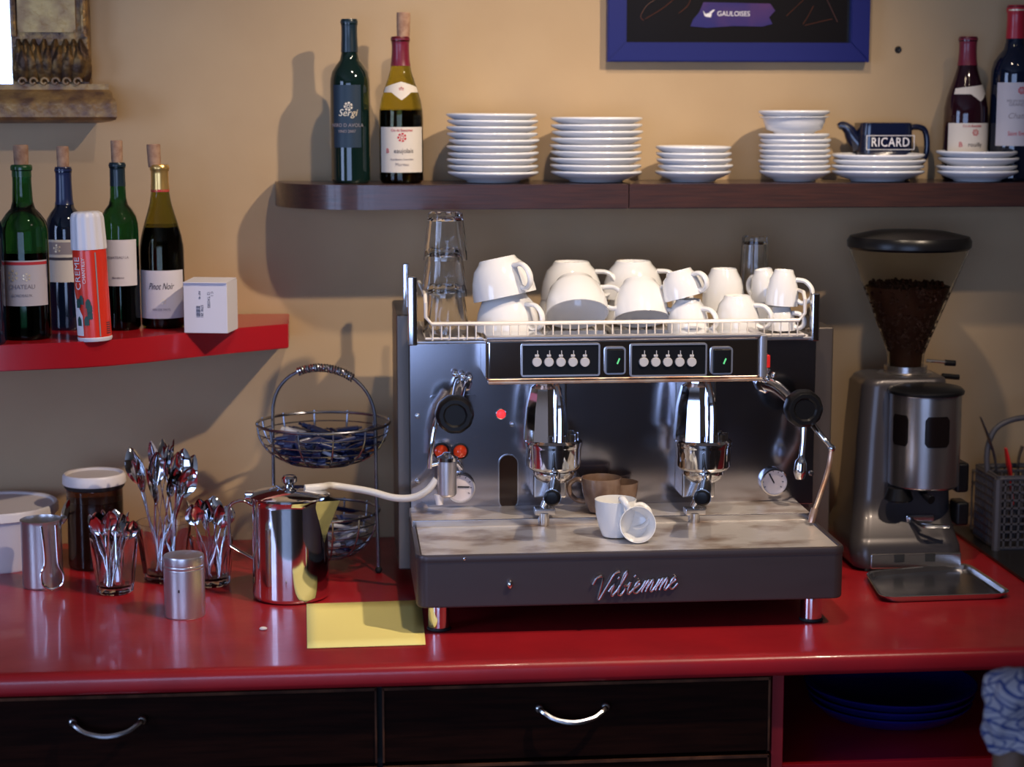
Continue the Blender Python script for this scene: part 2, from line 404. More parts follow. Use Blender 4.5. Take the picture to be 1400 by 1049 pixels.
obj('bottom_panel', box(nb(), xdiv+.023, xr, -.80, -.04, 0, .02), 'reddark', oc, world=True, smooth=0)
obj('back_panel', box(nb(), xdiv+.023, xr, -.04, -.02, 0, .864), 'blackgap', oc, world=True, smooth=0)
# deep blue serving dishes inside
px = at(1215, 1000, -.58)
for k in range(3):
    r = .135+.004*k; z = zs+.001+k*.014
    b = lathe(nb(), [(0, .004), (r*.55, .004), (r*.58, 0), (r*.62, .004), (r*.85, .012), (r, .030), (r*1.005, .033), (r*.99, .0335), (r*.83, .016), (r*.6, .009), (0, .008)], 48)
    o = obj('serving_dish', b, 'bluedish'); o.location = (px.x, -.58, z)
    setp(o, 'deep blue serving dish in the open compartment, %s of its stack' % ('lowest', 'middle', 'topmost')[k], 'dish', 'blue dishes in the open compartment')

# ------------------------------------------------------------------ shelves
def dark_shelf(x0, x1, lab, roundl):
    z1, z0 = 1.585, 1.541
    pts = [(x1, -.004), (x1, -.2)]
    if roundl: pts += [(x0+.19*(1-math.sin(k*PI/24)), -.012-.188*math.cos(k*PI/24)) for k in range(13)] + [(x0, -.004)]
    else: pts += [(x0, -.2), (x0, -.004)]
    o = obj('floating_shelf', prism(nb(), pts[::-1], z0, z1, bev=.0015), 'darkshelf', smooth=35, origin=(x0, 0, z0))
    setp(o, lab, 'shelf')
xs0 = at(376, 260, -.02).x; xm = at(860, 260, -.2).x
dark_shelf(xs0, xm-.0008, 'dark brown floating shelf section with two wine bottles at its left end', True)
dark_shelf(xm+.0008, 1.75, 'dark brown floating shelf section holding the navy jug, right of the seam', False)
SZ = 1.5855
RZ = 1.336
edge = [on(x, y, RZ) for x, y in ((-60, 473), (0, 472), (104, 468), (149, 465), (200, 461), (256, 455), (320, 449), (394, 443))]
ep = [(p.x, p.y) for p in edge]; tip = ep[-1]
pts = [(ep[0][0]-.6, -.004), (ep[0][0]-.6, ep[0][1]-.03)] + ep + [(tip[0]-.002, -.004)]
o = obj('corner_shelf', prism(nb(), pts, RZ-.044, RZ, bev=.0015), 'redshelf', smooth=35, origin=(tip[0]-.3, 0, RZ-.044))
setp(o, 'glossy red wall shelf with slanting front edge holding wine bottles at the left', 'shelf')

# ------------------------------------------------------------------ wine bottles
def bottle_profile(kind, H, r):
    if kind == 'bordeaux':
        P = [(0, .006), (r*.6, .004), (r*.9, 0), (r, .006), (r, H*.60), (r*.985, H*.635), (r*.90, H*.68), (r*.70, H*.72), (r*.50, H*.75), (r*.42, H*.79), (r*.385, H*.90), (r*.385, H*.965), (r*.43, H*.967), (r*.43, H*.99), (r*.38, H), (0, H)]
    else:
        P = [(0, .006), (r*.6, .004), (r*.9, 0), (r, .006), (r, H*.44), (r*.985, H*.50), (r*.90, H*.57), (r*.76, H*.64), (r*.60, H*.71), (r*.48, H*.77), (r*.41, H*.83), (r*.38, H*.90), (r*.38, H*.965), (r*.43, H*.967), (r*.43, H*.99), (r*.38, H), (0, H)]
    return P
def radat(P, z):
    P = P[2:-1]
    for (r0, z0), (r1, z1) in zip(P, P[1:]):
        if z0 <= z <= z1 and z1 > z0: return r0+(r1-r0)*(z-z0)/(z1-z0)
    return P[-1][0]
def patch(bm, P, z0, z1, a0, a1, off=.0006, n=28, top=None, bot=None):
    K = 5; rows = []
    for k in range(K+1):
        row = []
        for i in range(n+1):
            u = i/n; a = a0+(a1-a0)*u
            zz0 = z0-(bot(u) if bot else 0); zz1 = z1+(top(u) if top else 0); z = zz0+(zz1-zz0)*k/K
            R = radat(P, z)+off; row.append(bm.verts.new((R*math.sin(a), -R*math.cos(a), z)))
        rows.append(row)
    for A, B in zip(rows, rows[1:]):
        for i in range(n): bm.faces.new((A[i], A[i+1], B[i+1], B[i]))
    return bm
def wraptext(bm, P, s, size, zc, off=.0011, ac=0, shear=0, width=None):
    R = radat(P, zc)+off
    def fn(v):
        a = ac+v.x/R; rr_ = R+v.z*.4
        return Vector((rr_*math.sin(a), -rr_*math.cos(a), zc+v.y))
    return text(bm, s, size, fn=fn, shear=shear, width=width)
def crest(bm, P, zc, rad, ac=0, off=.0011, n=5):
    R = radat(P, zc)+off
    for k in range(n):
        a = 2*PI*k/n
        for rr0, rr1 in ((rad*.25, rad*.45), (rad*.6, rad)):
            q = []
            for (ra, da) in ((rr0, -.35), (rr1, -.25), (rr1, .25), (rr0, .35)):
                x, z = ra*math.cos(a+da+(.5 if rr0 > rad*.3 else 0)), ra*math.sin(a+da+(.5 if rr0 > rad*.3 else 0))
                q.append(bm.verts.new((R*math.sin(ac+x/R), -R*math.cos(ac+x/R), zc+z)))
            bm.faces.new(q)
    return bm
def wine_bottle(px, pybot, Y, zb, pytop, width_px, kind, glass, label, group, cap=None, capfrac=.86, cork=None, tilt=0, wine=None, labels=(), rz=0, x=None):
    c = at(px, pybot, Y); x = c.x if x is None else x
    top = at(px, pytop, Y).z; H = top-zb
    s = FPX/((Vector((x, Y, zb+H/2))-CAM).dot(RM @ Vector((0, 0, -1)))); r = width_px/s/2
    t = thing('wine_bottle', label, 'wine bottle', (x, Y, zb), group, rot=(0, 0, rz))
    P = bottle_profile(kind, H, r)
    obj('bottle_glass', lathe(nb(), P, 40), glass, t)
    if wine:
        zw = H*wine; Q = [(0, .004)]+[(radat(P, z)-.0010, z) for z in [.004+(zw-.004)*i/14 for i in range(15)]]+[(0, zw)]
        obj('wine', lathe(nb(), Q, 32), 'wine', t)
    if cap:
        Q = [(radat(P, z)+.0006, z) for z in [H*capfrac+(H*.999-H*capfrac)*i/12 for i in range(13)]]+[(0, H+.0008)]
        obj('capsule', lathe(nb(), Q, 28), cap, t)
    if cork:
        ct = at(px, cork, Y).z-zb; rc = r*.30
        obj('cork', lathe(nb(), [(0, H*.985), (rc*.92, H*.985), (rc, H+.006), (rc*1.04, ct-.002), (rc*.95, ct), (0, ct)], 18, T((0, 0, 0)) @ Matrix.Rotation(tilt, 4, 'Y')), 'cork', t)
    for L in labels: L(t, P, H)
    return t
def LB(name, m, z0, z1, a0=-1.3, a1=1.3, top=None, bot=None, items=()):
    def f(t, P, H):
        lo = obj(name, patch(nb(), P, z0*H, z1*H, a0, a1, top=top, bot=bot), m, t)
        for nm, mt, build in items: obj(nm, build(nb(), P, H), mt, lo)
    return f
def TX(s, size, z, ac=0, shear=0, width=None): return lambda bm, P, H: wraptext(bm, P, s, size*H, z*H, ac=ac, shear=shear, width=width)
def CR(z, rad, ac=0, n=5): return lambda bm, P, H: crest(bm, P, z*H, rad*H, ac, n=n)
def BAND(z0, z1, a0=-1.3, a1=1.3): return lambda bm, P, H: patch(bm, P, z0*H, z1*H, a0, a1, off=.0010)

GU = 'wine bottles on the dark shelf'
wine_bottle(480, 250, -.105, SZ, 26, 54, 'bordeaux', 'darkglass', 'tall uncorked-sealed black wine bottle with dark blue label, leftmost on the dark shelf'.replace('uncorked-sealed ', ''), GU, cap='capteal', capfrac=.80,
  labels=[LB('front_label', 'labeldark', .22, .60, -.95, .55, items=[
    ('label_print', 'goldink', lambda bm, P, H: crest(TX('Sergi', .06, .43, -.15, shear=.3)(bm, P, H), P, H*.47, H*.028, -.1, n=7)),
    ('label_text', 'greyink', lambda bm, P, H: TX('VINO 2007', .024, .318, -.2)(TX('NERO D AVOLA', .030, .355, -.2)(bm, P, H), P, H))])])
wine_bottle(549, 249, -.105, SZ, 50, 60, 'burgundy', 'oliveglass', 'olive wine bottle with maroon capsule, pushed-in cork and cream Beaujolais label on dark shelf', GU, cap='capmaroon', capfrac=.80, cork=17, wine=.50, tilt=.02,
  labels=[LB('front_label', 'label', .075, .385, -1.15, 1.15, items=[
    ('label_text', 'redink', lambda bm, P, H: wraptext(wraptext(crest(bm, P, H*.315, H*.032, 0, n=7), P, 'B', .045*H, .222*H, ac=-.68), P, 'Cru du Beaujolais', .026*H, .363*H, width=.040)),
    ('label_print', 'ink', lambda bm, P, H: wraptext(bm, P, 'eaujolais', .044*H, .222*H, ac=.08, width=.036)),
    ('label_small_print', 'greyink', lambda bm, P, H: wraptext(wraptext(bm, P, 'Appellation Controlee', .018*H, .165*H), P, 'Moreau', .03*H, .13*H))]),
    LB('neck_label', 'label', .62, .655, -1.25, 1.25, top=lambda u: .010*(1-abs(2*u-1)), bot=lambda u: .014*max(0, 1-abs(2*u-1)*2.2),
       items=[('label_print', 'redink', CR(.64, .018, n=6))])])
wine_bottle(1317, 250, -.075, SZ, 50, 60, 'burgundy', 'redglass', 'dark wine bottle with maroon capsule and cream neck band behind the rightmost saucers', GU, cap='capmaroon', capfrac=.80,
  labels=[LB('front_label', 'label', .09, .40, -1.15, 1.15, items=[
    ('label_text', 'redink', lambda bm, P, H: wraptext(wraptext(crest(bm, P, H*.335, H*.024, .15, n=7), P, 'B', .05*H, .25*H, ac=-.5), P, 'Cru du Beaujolais', .024*H, .38*H, width=.036)),
    ('label_print', 'ink', lambda bm, P, H: wraptext(bm, P, 'rouilly', .042*H, .25*H, ac=.15))]),
    LB('neck_label', 'label', .60, .64, -1.0, 1.2, top=lambda u: .008*u, bot=lambda u: .014*max(0, 1-abs(2*u-1.3)*2.2))])
wine_bottle(1381, 250, -.095, SZ, 7, 62, 'bordeaux', 'blueglass', 'tall black wine bottle with bright red capsule and grey label at the right picture edge', GU, cap='capred', capfrac=.81,
  labels=[LB('front_label', 'labelg', .20, .56, -1.1, 1.1, items=[
    ('label_text', 'redink', lambda bm, P, H: wraptext(crest(bm, P, H*.515, H*.022, 0, n=8), P, 'Saint Emilion', .034*H, .27*H, width=.045)),
    ('label_print', 'greyink', lambda bm, P, H: wraptext(wraptext(wraptext(bm, P, 'MIS EN BOUTEILLE', .020*H, .455*H), P, 'GRAND VIN', .026*H, .435*H), P, 'Chateau', .045*H, .37*H, shear=.3))]),
    LB('capsule_band', 'goldink', .955, .975, -1.2, 1.2)])
GR = 'wine bottles on the red shelf'
wine_bottle(38, 466, on(38, 466, RZ).y+.037, RZ, 225, 66, 'bordeaux', 'greenglass', 'green wine bottle with red-striped castle label at the left end of the red shelf', GR, cap='capgreen', capfrac=.93, cork=198, wine=.50,
  labels=[LB('front_label', 'labelg', .20, .46, -1.2, 1.2, items=[
    ('label_stripe', 'redink', BAND(.435, .452, -1.18, 1.18)),
    ('label_drawing', 'goldink', lambda bm, P, H: crest(crest(bm, P, H*.375, H*.034, -.35, n=6), P, H*.365, H*.024, .2, n=6)),
    ('label_print', 'greyink', lambda bm, P, H: wraptext(wraptext(bm, P, 'CHATEAU', .034*H, .31*H), P, 'BORDEAUX', .022*H, .26*H))])])
wine_bottle(94, 455, on(94, 455, RZ).y+.06, RZ, 228, 54, 'bordeaux', 'blueglass', 'blue-black wine bottle with navy capsule and horse label, behind the whipped cream can', GR, cap='capblue', capfrac=.77, cork=200,
  labels=[LB('front_label', 'label', .30, .56, -1.2, 1.2, items=[
    ('label_picture', 'greyink', BAND(.47, .545, -1.0, .6)), ('label_stripe', 'ink', BAND(.435, .452, -1.19, 1.19)),
    ('label_print', 'goldink', lambda bm, P, H: crest(bm, P, H*.507, H*.026, -.3, n=5))])])
wine_bottle(167, 453, on(167, 453, RZ).y+.035, RZ, 222, 52, 'bordeaux', 'greenglass', 'green wine bottle with plain cream label and dark capsule, right behind the whipped cream can', GR, cap='capteal', capfrac=.86, cork=192, wine=.5,
  labels=[LB('front_label', 'labelw', .27, .545, -1.2, 1.1, items=[
    ('label_print', 'greyink', lambda bm, P, H: wraptext(wraptext(bm, P, 'CHATEAU LA', .022*H, .44*H), P, 'Bordeaux', .018*H, .32*H))])])
wine_bottle(224, 450, on(224, 450, RZ).y+.035, RZ, 225, 60, 'burgundy', 'olivedark', 'olive wine bottle with gold capsule and white Pinot Noir label beside the white box', GR, cap='capgold', capfrac=.84, cork=197, wine=.62, tilt=-.03,
  labels=[LB('front_label', 'labelw', .065, .36, -1.2, 1.2, items=[
    ('label_text', 'ink', lambda bm, P, H: wraptext(bm, P, 'Pinot Noir', .058*H, .262*H, shear=.4, width=.046)),
    ('label_emblem', 'goldink', CR(.17, .018, .1, n=5)),
    ('label_print', 'greyink', lambda bm, P, H: wraptext(bm, P, 'VIN DE PAYS', .02*H, .12*H))]),
    LB('capsule_ring', 'redink', .835, .85, -3.1, 3.1)])
wine_bottle(-22, 468, -.42, RZ, 222, 62, 'bordeaux', 'blueglass', 'dark wine bottle cut off by the left picture edge', GR, cap='capblue', capfrac=.8, cork=195)

# ------------------------------------------------------------------ plates on the dark shelf
def plate_mesh(R, h=.019, deep=False):
    f = R*.58
    if deep: P = [(0, .004), (f*.9, .004), (f, 0), (f*1.06, .004), (R*.80, h*.40), (R*.88, h*1.1), (R*.92, h*1.5), (R, h*1.6), (R, h*1.68), (R*.88, h*1.60), (R*.82, h*1.1), (R*.72, h*.5), (f, .008), (0, .007)]
    else: P = [(0, .003), (f*.92, .003), (f, 0), (f*1.05, .003), (R*.80, h*.42), (R*.985, h*.80), (R, h*.88), (R*1.0, h*.98), (R*.985, h*1.06), (R*.80, h*.70), (f, .0065), (0, .0055)]
    b = lathe(nb(), P, 56); bmesh.ops.recalc_face_normals(b, faces=b.faces); me = bpy.data.meshes.new('plate'); b.to_mesh(me); b.free(); me.materials.append(M['plate'])
    me.polygons.foreach_set('use_smooth', [True]*len(me.polygons)); me.set_sharp_from_angle(angle=math.radians(60))
    return me
def stack(pxl, pxr, pys, where, Y=-.108, deepat=(), name='plate', cat='plate', topr=None):
    s = at((pxl+pxr)/2, 240, Y); R = (at(pxr, 240, Y).x-at(pxl, 240, Y).x)/2
    me = plate_mesh(R); n = len(pys); md = plate_mesh(R*.97, deep=True)
    z0 = SZ
    zt = [at((pxl+pxr)/2, y, Y-R).z for y in pys]      # rim heights, top first
    base = SZ
    zs_ = [z-(.031 if k in deepat else .019) for k, z in enumerate(zt)]; off = base+.0006-zs_[-1]
    for k in range(n):
        o = bpy.data.objects.new(name, md if k in deepat else me); COL.objects.link(o)
        o.location = (s.x+random.uniform(-.0022, .0022)-(0.002 if k == 0 else 0), Y+random.uniform(-.002, .002), zs_[k]+off)
        o.rotation_euler = (random.uniform(-.006, .006), random.uniform(-.006, .006), random.uniform(0, 6))
        setp(o, 'white %s, %s in %s' % (name, ORD[k] if k < n-1 else 'lowest', where), cat, 'white %ss in %s' % (name, where))
def ys(a, b, n): return [a+(b-a)*i/(n-1) for i in range(n)]
stack(612, 736, [154.5, 163]+ys(172, 235, 8), 'the leftmost stack on the dark shelf')
stack(753, 877, ys(161, 236, 9), 'the second stack on the dark shelf')
stack(898, 1000, ys(202, 236, 5), 'the low stack right of the shelf seam', name='saucer', cat='saucer')
stack(1038, 1133, [155, 163]+ys(187, 238, 8), 'the tall narrow stack left of the navy jug', name='saucer', cat='saucer', deepat=(1,))
stack(1139, 1262, ys(214, 237, 4), 'the stack in front of the navy jug', Y=-.125)
stack(1283, 1389, [210, 219, 230, 237], 'the rightmost stack before the wine bottles', Y=-.14)

# navy jug
jt = at(1211, 168, -.045)
jx = at(1206, 200, -.045).x; jh = jt.z-SZ
j = thing('water_jug', 'navy blue advertising water jug with white RICARD lettering on the dark shelf', 'jug', (jx, -.047, SZ))
hw = .052
jb = nb()
rows = [(0, .90), (.004, .96), (jh*.25, 1.0), (jh*.9, .97), (jh, .95)]
R_ = []
for z, k in rows: R_.append([jb.verts.new((x*k, y*k, z)) for x, y in rrect(-hw, hw, -.038, .038, .02, 5)])
for k in (.88, .86):
    z = jh if k == .88 else .006
    R_.append([jb.verts.new((x*k, y*k, z)) for x, y in rrect(-hw, hw, -.038, .038, .02, 5)])
for A, B in zip(R_, R_[1:]):
    for i in range(len(A)): jb.faces.new((A[i], A[(i+1) % len(A)], B[(i+1) % len(A)], B[i]))
jb.faces.new(R_[0][::-1]); jb.faces.new(R_[-1])
obj('jug_body', jb, 'jug', j)
obj('spout', tube(nb(), [(-hw*.85, 0, jh*.60), (-hw-.006, 0, jh*.75), (-hw-.014, 0, jh*.88), (-hw-.026, 0, jh*.955), (-hw-.034, 0, jh*.93)], [.018, .014, .011, .008, .006], 12, sm=4), 'jug', j)
obj('handle', tube(nb(), [(hw*.9, 0, jh*.90), (hw+.012, 0, jh*.93), (hw+.028, 0, jh*.88), (hw+.034, 0, jh*.7), (hw+.033, 0, jh*.45), (hw+.02, 0, jh*.27), (hw*.95, 0, jh*.22)], .0058, 10, sm=4), 'jug', j)
tb = nb(); text(tb, 'RICARD', .024, T((.004, -.0385, jh*.66)) @ RX @ Matrix.Rotation(0, 4, 'Z'), space=1.1, ext=.0006, width=.072)
for x0, x1, z0, z1 in ((-.042, .05, jh*.66+.0125, jh*.66+.0135), (-.042, .05, jh*.66-.0135, jh*.66-.0125), (-.042, -.041, jh*.66-.0125, jh*.66+.0125), (.049, .05, jh*.66-.0125, jh*.66+.0125)):
    box(tb, x0, x1, -.0392, -.0375, z0, z1)
obj('jug_lettering', tb, 'whiteink', j, label='white RICARD lettering in a thin white frame')

# wall plug hole
p = at(1228, 68, 0)
o = obj('wall_plug', lathe(nb(), [(0, .002), (.003, .002), (.005, .003), (.0065, .001), (.007, 0), (0, 0)], 16, RX), 'blackrub'); o.location = p; setp(o, 'small dark plug hole in the wall right of the blue picture frame', 'wall plug')

# ------------------------------------------------------------------ blue framed poster
fx0, fx1, fz0 = .508, 1.008, 1.806
fz1 = 2.26; fw = .036; fy = -.024
pf = thing('framed_poster', 'blue wooden frame around a black poster with a blue violet brush label', 'poster', ((fx0+fx1)/2, -.012, fz0))
for a in (((fx0, fz0), (fx1, fz0), (fx1-fw, fz0+fw), (fx0+fw, fz0+fw)), ((fx0, fz1), (fx0+fw, fz1-fw), (fx1-fw, fz1-fw), (fx1, fz1)), ((fx0, fz0), (fx0+fw, fz0+fw), (fx0+fw, fz1-fw), (fx0, fz1)), ((fx1, fz0), (fx1, fz1), (fx1-fw, fz1-fw), (fx1-fw, fz0+fw))):
    obj('frame_rail', prism(nb(), a, .002, -fy+.002, m=RX, bev=.002), 'blueframe', pf, world=True, smooth=30)
po = obj('poster_print', box(nb(), fx0+fw-.004, fx1-fw+.004, -.010, -.004, fz0+fw-.004, fz1-fw+.004), 'poster', pf, world=True, smooth=0)
a = at(944, 36, -.011); b_ = at(1060, 5, -.011)
bp = []
for u, v in ((.0, .0), (.2, -.06), (.5, .02), (.85, .0), (.97, .12), (.93, .4), (1.0, .7), (.94, 1.0), (.5, 1.03), (.15, 1.05), (.1, .6), (.03, .3)): bp.append((a.x+(b_.x-a.x)*u, a.z+(b_.z-a.z)*v))
obj('brush_label', prism(nb(), bp, .0102, .0112, m=RX), 'posterblue', po, world=True, smooth=0)
tb = nb(); c = at(1003, 19, -.012)
text(tb, 'GAULOISES', .013, T((c.x, -.0116, c.z)) @ RX, ext=.0002, width=.062)
w = at(969, 20, -.012)
for pts_ in (((-.011, .008), (-.007, .002), (-.004, -.004), (-.008, -.002)), ((-.005, -.004), (.004, -.005), (.006, .001), (-.001, .003), (-.006, .001)), ((.003, .0), (.012, .009), (.008, .009), (.001, .004))):
    prism(tb, [(w.x+x, w.z+z) for x, z in pts_], .0114, .0120, m=RX)
obj('poster_lettering', tb, 'whiteink', po, world=True, smooth=0)
ln = nb()
for cs in ([(880, 28), (876, 22), (884, 8), (895, 0)], [(882, 26), (905, 12), (925, -4)], [(928, 18), (940, 8), (945, -4)], [(1075, 22), (1092, 6), (1105, -6)], [(1098, 33), (1106, 20), (1112, 8)], [(1100, 35), (1120, 30), (1138, 26)], [(1130, -2), (1145, 30)]):
    tube(ln, [at(x, y, -.0105) for x, y in cs], .0006, 5, sm=4)
obj('firework_lines', ln, 'brownink', po, world=True)

# ------------------------------------------------------------------ gilt mirror
mr = thing('gilt_mirror', 'old gilt mirror with carved pilaster and stepped base at the upper left', 'mirror', (-.75, -.03, 1.70))
def mx(px_, y=60, Y=-.05): return at(px_, y, Y).x
x0, x1 = mx(14), mx(120)
zc0, zc1 = at(70, 118, -.055).z, at(70, 50, -.055).z
zb0, zb1 = at(70, 166, -.07).z, at(70, 124, -.07).z
obj('pilaster', box(nb(), x0, x1, -.042, -.002, zc0-.02, 2.6, .003), 'gilt', mr, world=True)
obj('pilaster_panel', prism(nb(), rrect(mx(25), mx(104), zc1+.008, 2.58, .004), .040, .050, m=RX, bev=.003), 'giltpale', mr, world=True)
for a, b in ((x0, x0+.012), (x1-.014, x1)): obj('pilaster_bead', tube(nb(), [((a+b)/2, -.044, zc1), ((a+b)/2, -.044, 2.6)], .006, 8), 'gilt', mr, world=True)
nl = 8
for row in range(2):
    for k in range(nl-row):
        cx = x0+.004+(x1-x0-.008)*(k+.5+.5*row)/nl; w_ = (x1-x0)/nl*.95
        zb_ = zc0+.008; zt_ = zc1-.004-row*.012
        L = nb(); S_ = 8; rr = []
        for i in range(S_+1):
            u = i/S_; ww = w_*math.sin(PI*(.15+.8*u))**.7*(1-.35*u); yy = -.044-.014*math.sin(PI*u*.8+.2)-.006*row
            z = zb_+(zt_-zb_)*u; tw = .004*math.sin(3*u+k)
            rr.append([L.verts.new((cx+ww*s+tw, yy+(0.006 if abs(s) == 1 else (-.002 if s == 0 else 0)), z)) for s in (-1, -.5, 0, .5, 1)])
        for A, B in zip(rr, rr[1:]):
            for i in range(4): L.faces.new((A[i], A[i+1], B[i+1], B[i]))
        bmesh.ops.solidify(L, geom=L.faces[:], thickness=.004)
        obj('carved_leaf', L, 'gilt', mr, world=True)
for k in range(6):
    cx = x0+.01+(x1-x0-.02)*(k+.5)/6
    obj('carved_scroll', tube(nb(), [(cx+.008*math.cos(a_/1.3)*(1-a_/12), -.058, zc0+.008+.008*math.sin(a_/1.3)*(1-a_/12)) for a_ in range(9)], .0026, 6, sm=2), 'giltlight', mr, world=True)
mouldx = mx(160, 150, -.085)
prf = [(-.002, zb1+.012), (-.055, zb1+.012), (-.055, zb1+.002), (-.068, zb1-.004), (-.072, zb1-.012), (-.080, zb1-.016), (-.086, zb1-.024), (-.086, zb0+.008), (-.080, zb0+.003), (-.060, zb0), (-.002, zb0-.004)]
bb = nb(); mm2 = Matrix(((0, 0, 1, 0), (1, 0, 0, 0), (0, 1, 0, 0), (0, 0, 0, 1)))
XL_ = mx(-180)
def mring(xx, sh): return [bb.verts.new((xx-sh*(.088+y)*.9, y, z)) for y, z in prf]
A = [bb.verts.new((XL_, y, z)) for y, z in prf]; B = [bb.verts.new((mouldx-(.086+y)*.55, y, z)) for y, z in prf]
for i in range(len(prf)): bb.faces.new((A[i], A[(i+1) % len(prf)], B[(i+1) % len(prf)], B[i]))
bb.faces.new(A); bb.faces.new(B[::-1])
obj('base_moulding', bb, 'giltlight', mr, world=True, smooth=50)
obj('mirror_glass', box(nb(), mx(-170), x0+.004, -.02, -.012, at(5, 124, -.02).z, 2.6), 'mirror', mr, world=True, smooth=0)
obj('backboard', box(nb(), mx(-170), x0+.004, -.0118, -.002, at(5, 124, -.02).z, 2.6), 'blackgap', mr, world=True, smooth=0)

# ------------------------------------------------------------------ things on the red shelf: can and box
c = on(128, 467, RZ)
can = thing('cream_can', 'red whipped cream spray can with white fluted cap in front of the bottles', 'spray can', (c.x, c.y+.022, RZ), rot=(0, -.035, 0))
s_ = FPX/3.16; R = 23/s_; Hc = at(120, 290, c.y).z-RZ
Pc = [(0, 0), (R*.92, 0), (R, .004), (R, Hc*.70), (R*.97, Hc*.715), (0, Hc*.715)]
obj('can_body', lathe(nb(), Pc, 36), 'canred', can)
obj('base_rim', lathe(nb(), [(0, -.0002), (R*.97, -.0002), (R*1.03, .003), (R*1.03, .006), (R*.99, .007)], 36), 'canwhite', can)
obj('cap', lathe(nb(), [(R*1.02, Hc*.71), (R*1.03, Hc*.73), (R*.96, Hc*.95), (R*.88, Hc*.985), (R*.7, Hc), (0, Hc)], 60, flutes=12, fd=.035), 'canwhite', can)
PP = [(0, 0), (0, 0), (R, 0), (R, Hc*.7), (0, Hc*.7)]
pr = nb()
def vtext(bm, s, size, zc, ac, off=.0008):
    def fn(v):
        a = ac-v.y/(R+off); return Vector(((R+off+v.z*.3)*math.sin(a), -(R+off+v.z*.3)*math.cos(a), zc+v.x))
    return text(bm, s, size, fn=fn)
vtext(pr, 'CREME', .018, Hc*.53, -.72); vtext(pr, 'CHANTILLY', .008, Hc*.55, -.28)
patch(pr, PP, .01, Hc*.2, -1.4, -.55, off=.0005, top=lambda u: .05*(1-u)); obj('can_lettering', pr, 'whiteink', can)
sp_ = nb(); patch(sp_, PP, .008, Hc*.69, .42, .50, off=.0005); obj('can_seam', sp_, 'greyink', can)
lf = nb()
for k in range(7):
    a_ = -.55+random.uniform(-.5, .35); z_ = .02+random.uniform(0, .045); patch(lf, PP, z_, z_+.010, a_, a_+.3, off=.0010+.0002*k, n=4, top=lambda u: .006*math.sin(u*PI))
obj('can_picture', lf, 'leafgreen', can)
bc = nb()
for k in range(6): patch(bc, PP, .012+k*.0035, .0135+k*.0035, .9, 1.25, off=.0008, n=4)
obj('barcode', bc, 'ink', can)
# white box
bl, br = on(256, 456, RZ), on(318, 456, RZ)
wb = thing('cardboard_box', 'small white cardboard box with barcode at the right end of the red shelf', 'box', ((bl.x+br.x)/2, bl.y+.035, RZ), rot=(0, 0, -.20))
bw = .0385; bh = .088
obj('box_body', box(nb(), -bw, bw, -.035, .036, 0, bh, .001), 'card', wb, smooth=30)
obj('box_flap', box(nb(), -bw, bw, -.035, .036, bh, bh+.0016, .0006, m=T((0, 0, 0)) @ Matrix.Rotation(.04, 4, 'X')), 'card', wb, smooth=30)
tb = nb(); V = T((0, -.0352, 0)) @ RX
for k in range(9): box(tb, -.016, -.009, -.0356, -.0348, .028+k*.0022, .028+k*.0022+(.0013 if k % 3 else .0008))
text(tb, '3700 281', .006, V @ T((-.006, .038, 0)) @ Matrix.Rotation(-PI/2, 4, 'Z'), ext=.0002)
text(tb, '12 TASSES', .0065, V @ T((.006, .058, 0)) @ Matrix.Rotation(-PI/2, 4, 'Z'), ext=.0002)
text(tb, 'REF 40', .005, V @ T((-.010, .066, 0)) @ Matrix.Rotation(-PI/2, 4, 'Z'), ext=.0002)
text(tb, 'C 1', .006, V @ T((.012, .068, 0)) @ Matrix.Rotation(-PI/2, 4, 'Z'), ext=.0002)
obj('box_print', tb, 'ink', wb, smooth=0)

# ------------------------------------------------------------------ espresso machine
YP = -.40
em = thing('espresso_machine', 'chrome two-group espresso machine standing on the red worktop', 'espresso machine', (.47, -.42, .9))
def part(name, bm, m, parent=em, **k): return obj(name, bm, m, parent, world=True, **k)
XL, XR = .120, .822
body = part('body', box(nb(), XL+.004, XR-.004, YP+.003, -.13, .952, 1.322, .003), 'sidesteel')
part('front_panel', box(nb(), XL, XR, YP-.003, YP+.002, 1.036, 1.326, .0012), 'panel')
part('side_panel', box(nb(), .099, XL+.003, -.37, -.12, .925, 1.372, .004), 'sidesteel')
part('side_panel', box(nb(), XR-.003, .872, -.33, -.12, .93, 1.338, .004), 'sidesteel')
part('underbody', box(nb(), XL+.02, XR-.05, -.62, -.16, .926, .955, .003), 'blackrub')
for (x, y) in ((.1535, -.662), (.757, -.662), (.1535, -.2), (.757, -.2)):
    ft = part('foot', lathe(nb(), [(0, .904), (.0165, .904), (.0175, .906), (.0165, .948), (.0195, .951), (0, .951)], 24, T((x, y, 0))), 'chrome')
    part('foot_pad', lathe(nb(), [(0, .9003), (.0185, .9003), (.0195, .902), (.0185, .9045), (0, .9045)], 24, T((x, y, 0))), 'blackrub', parent=ft)
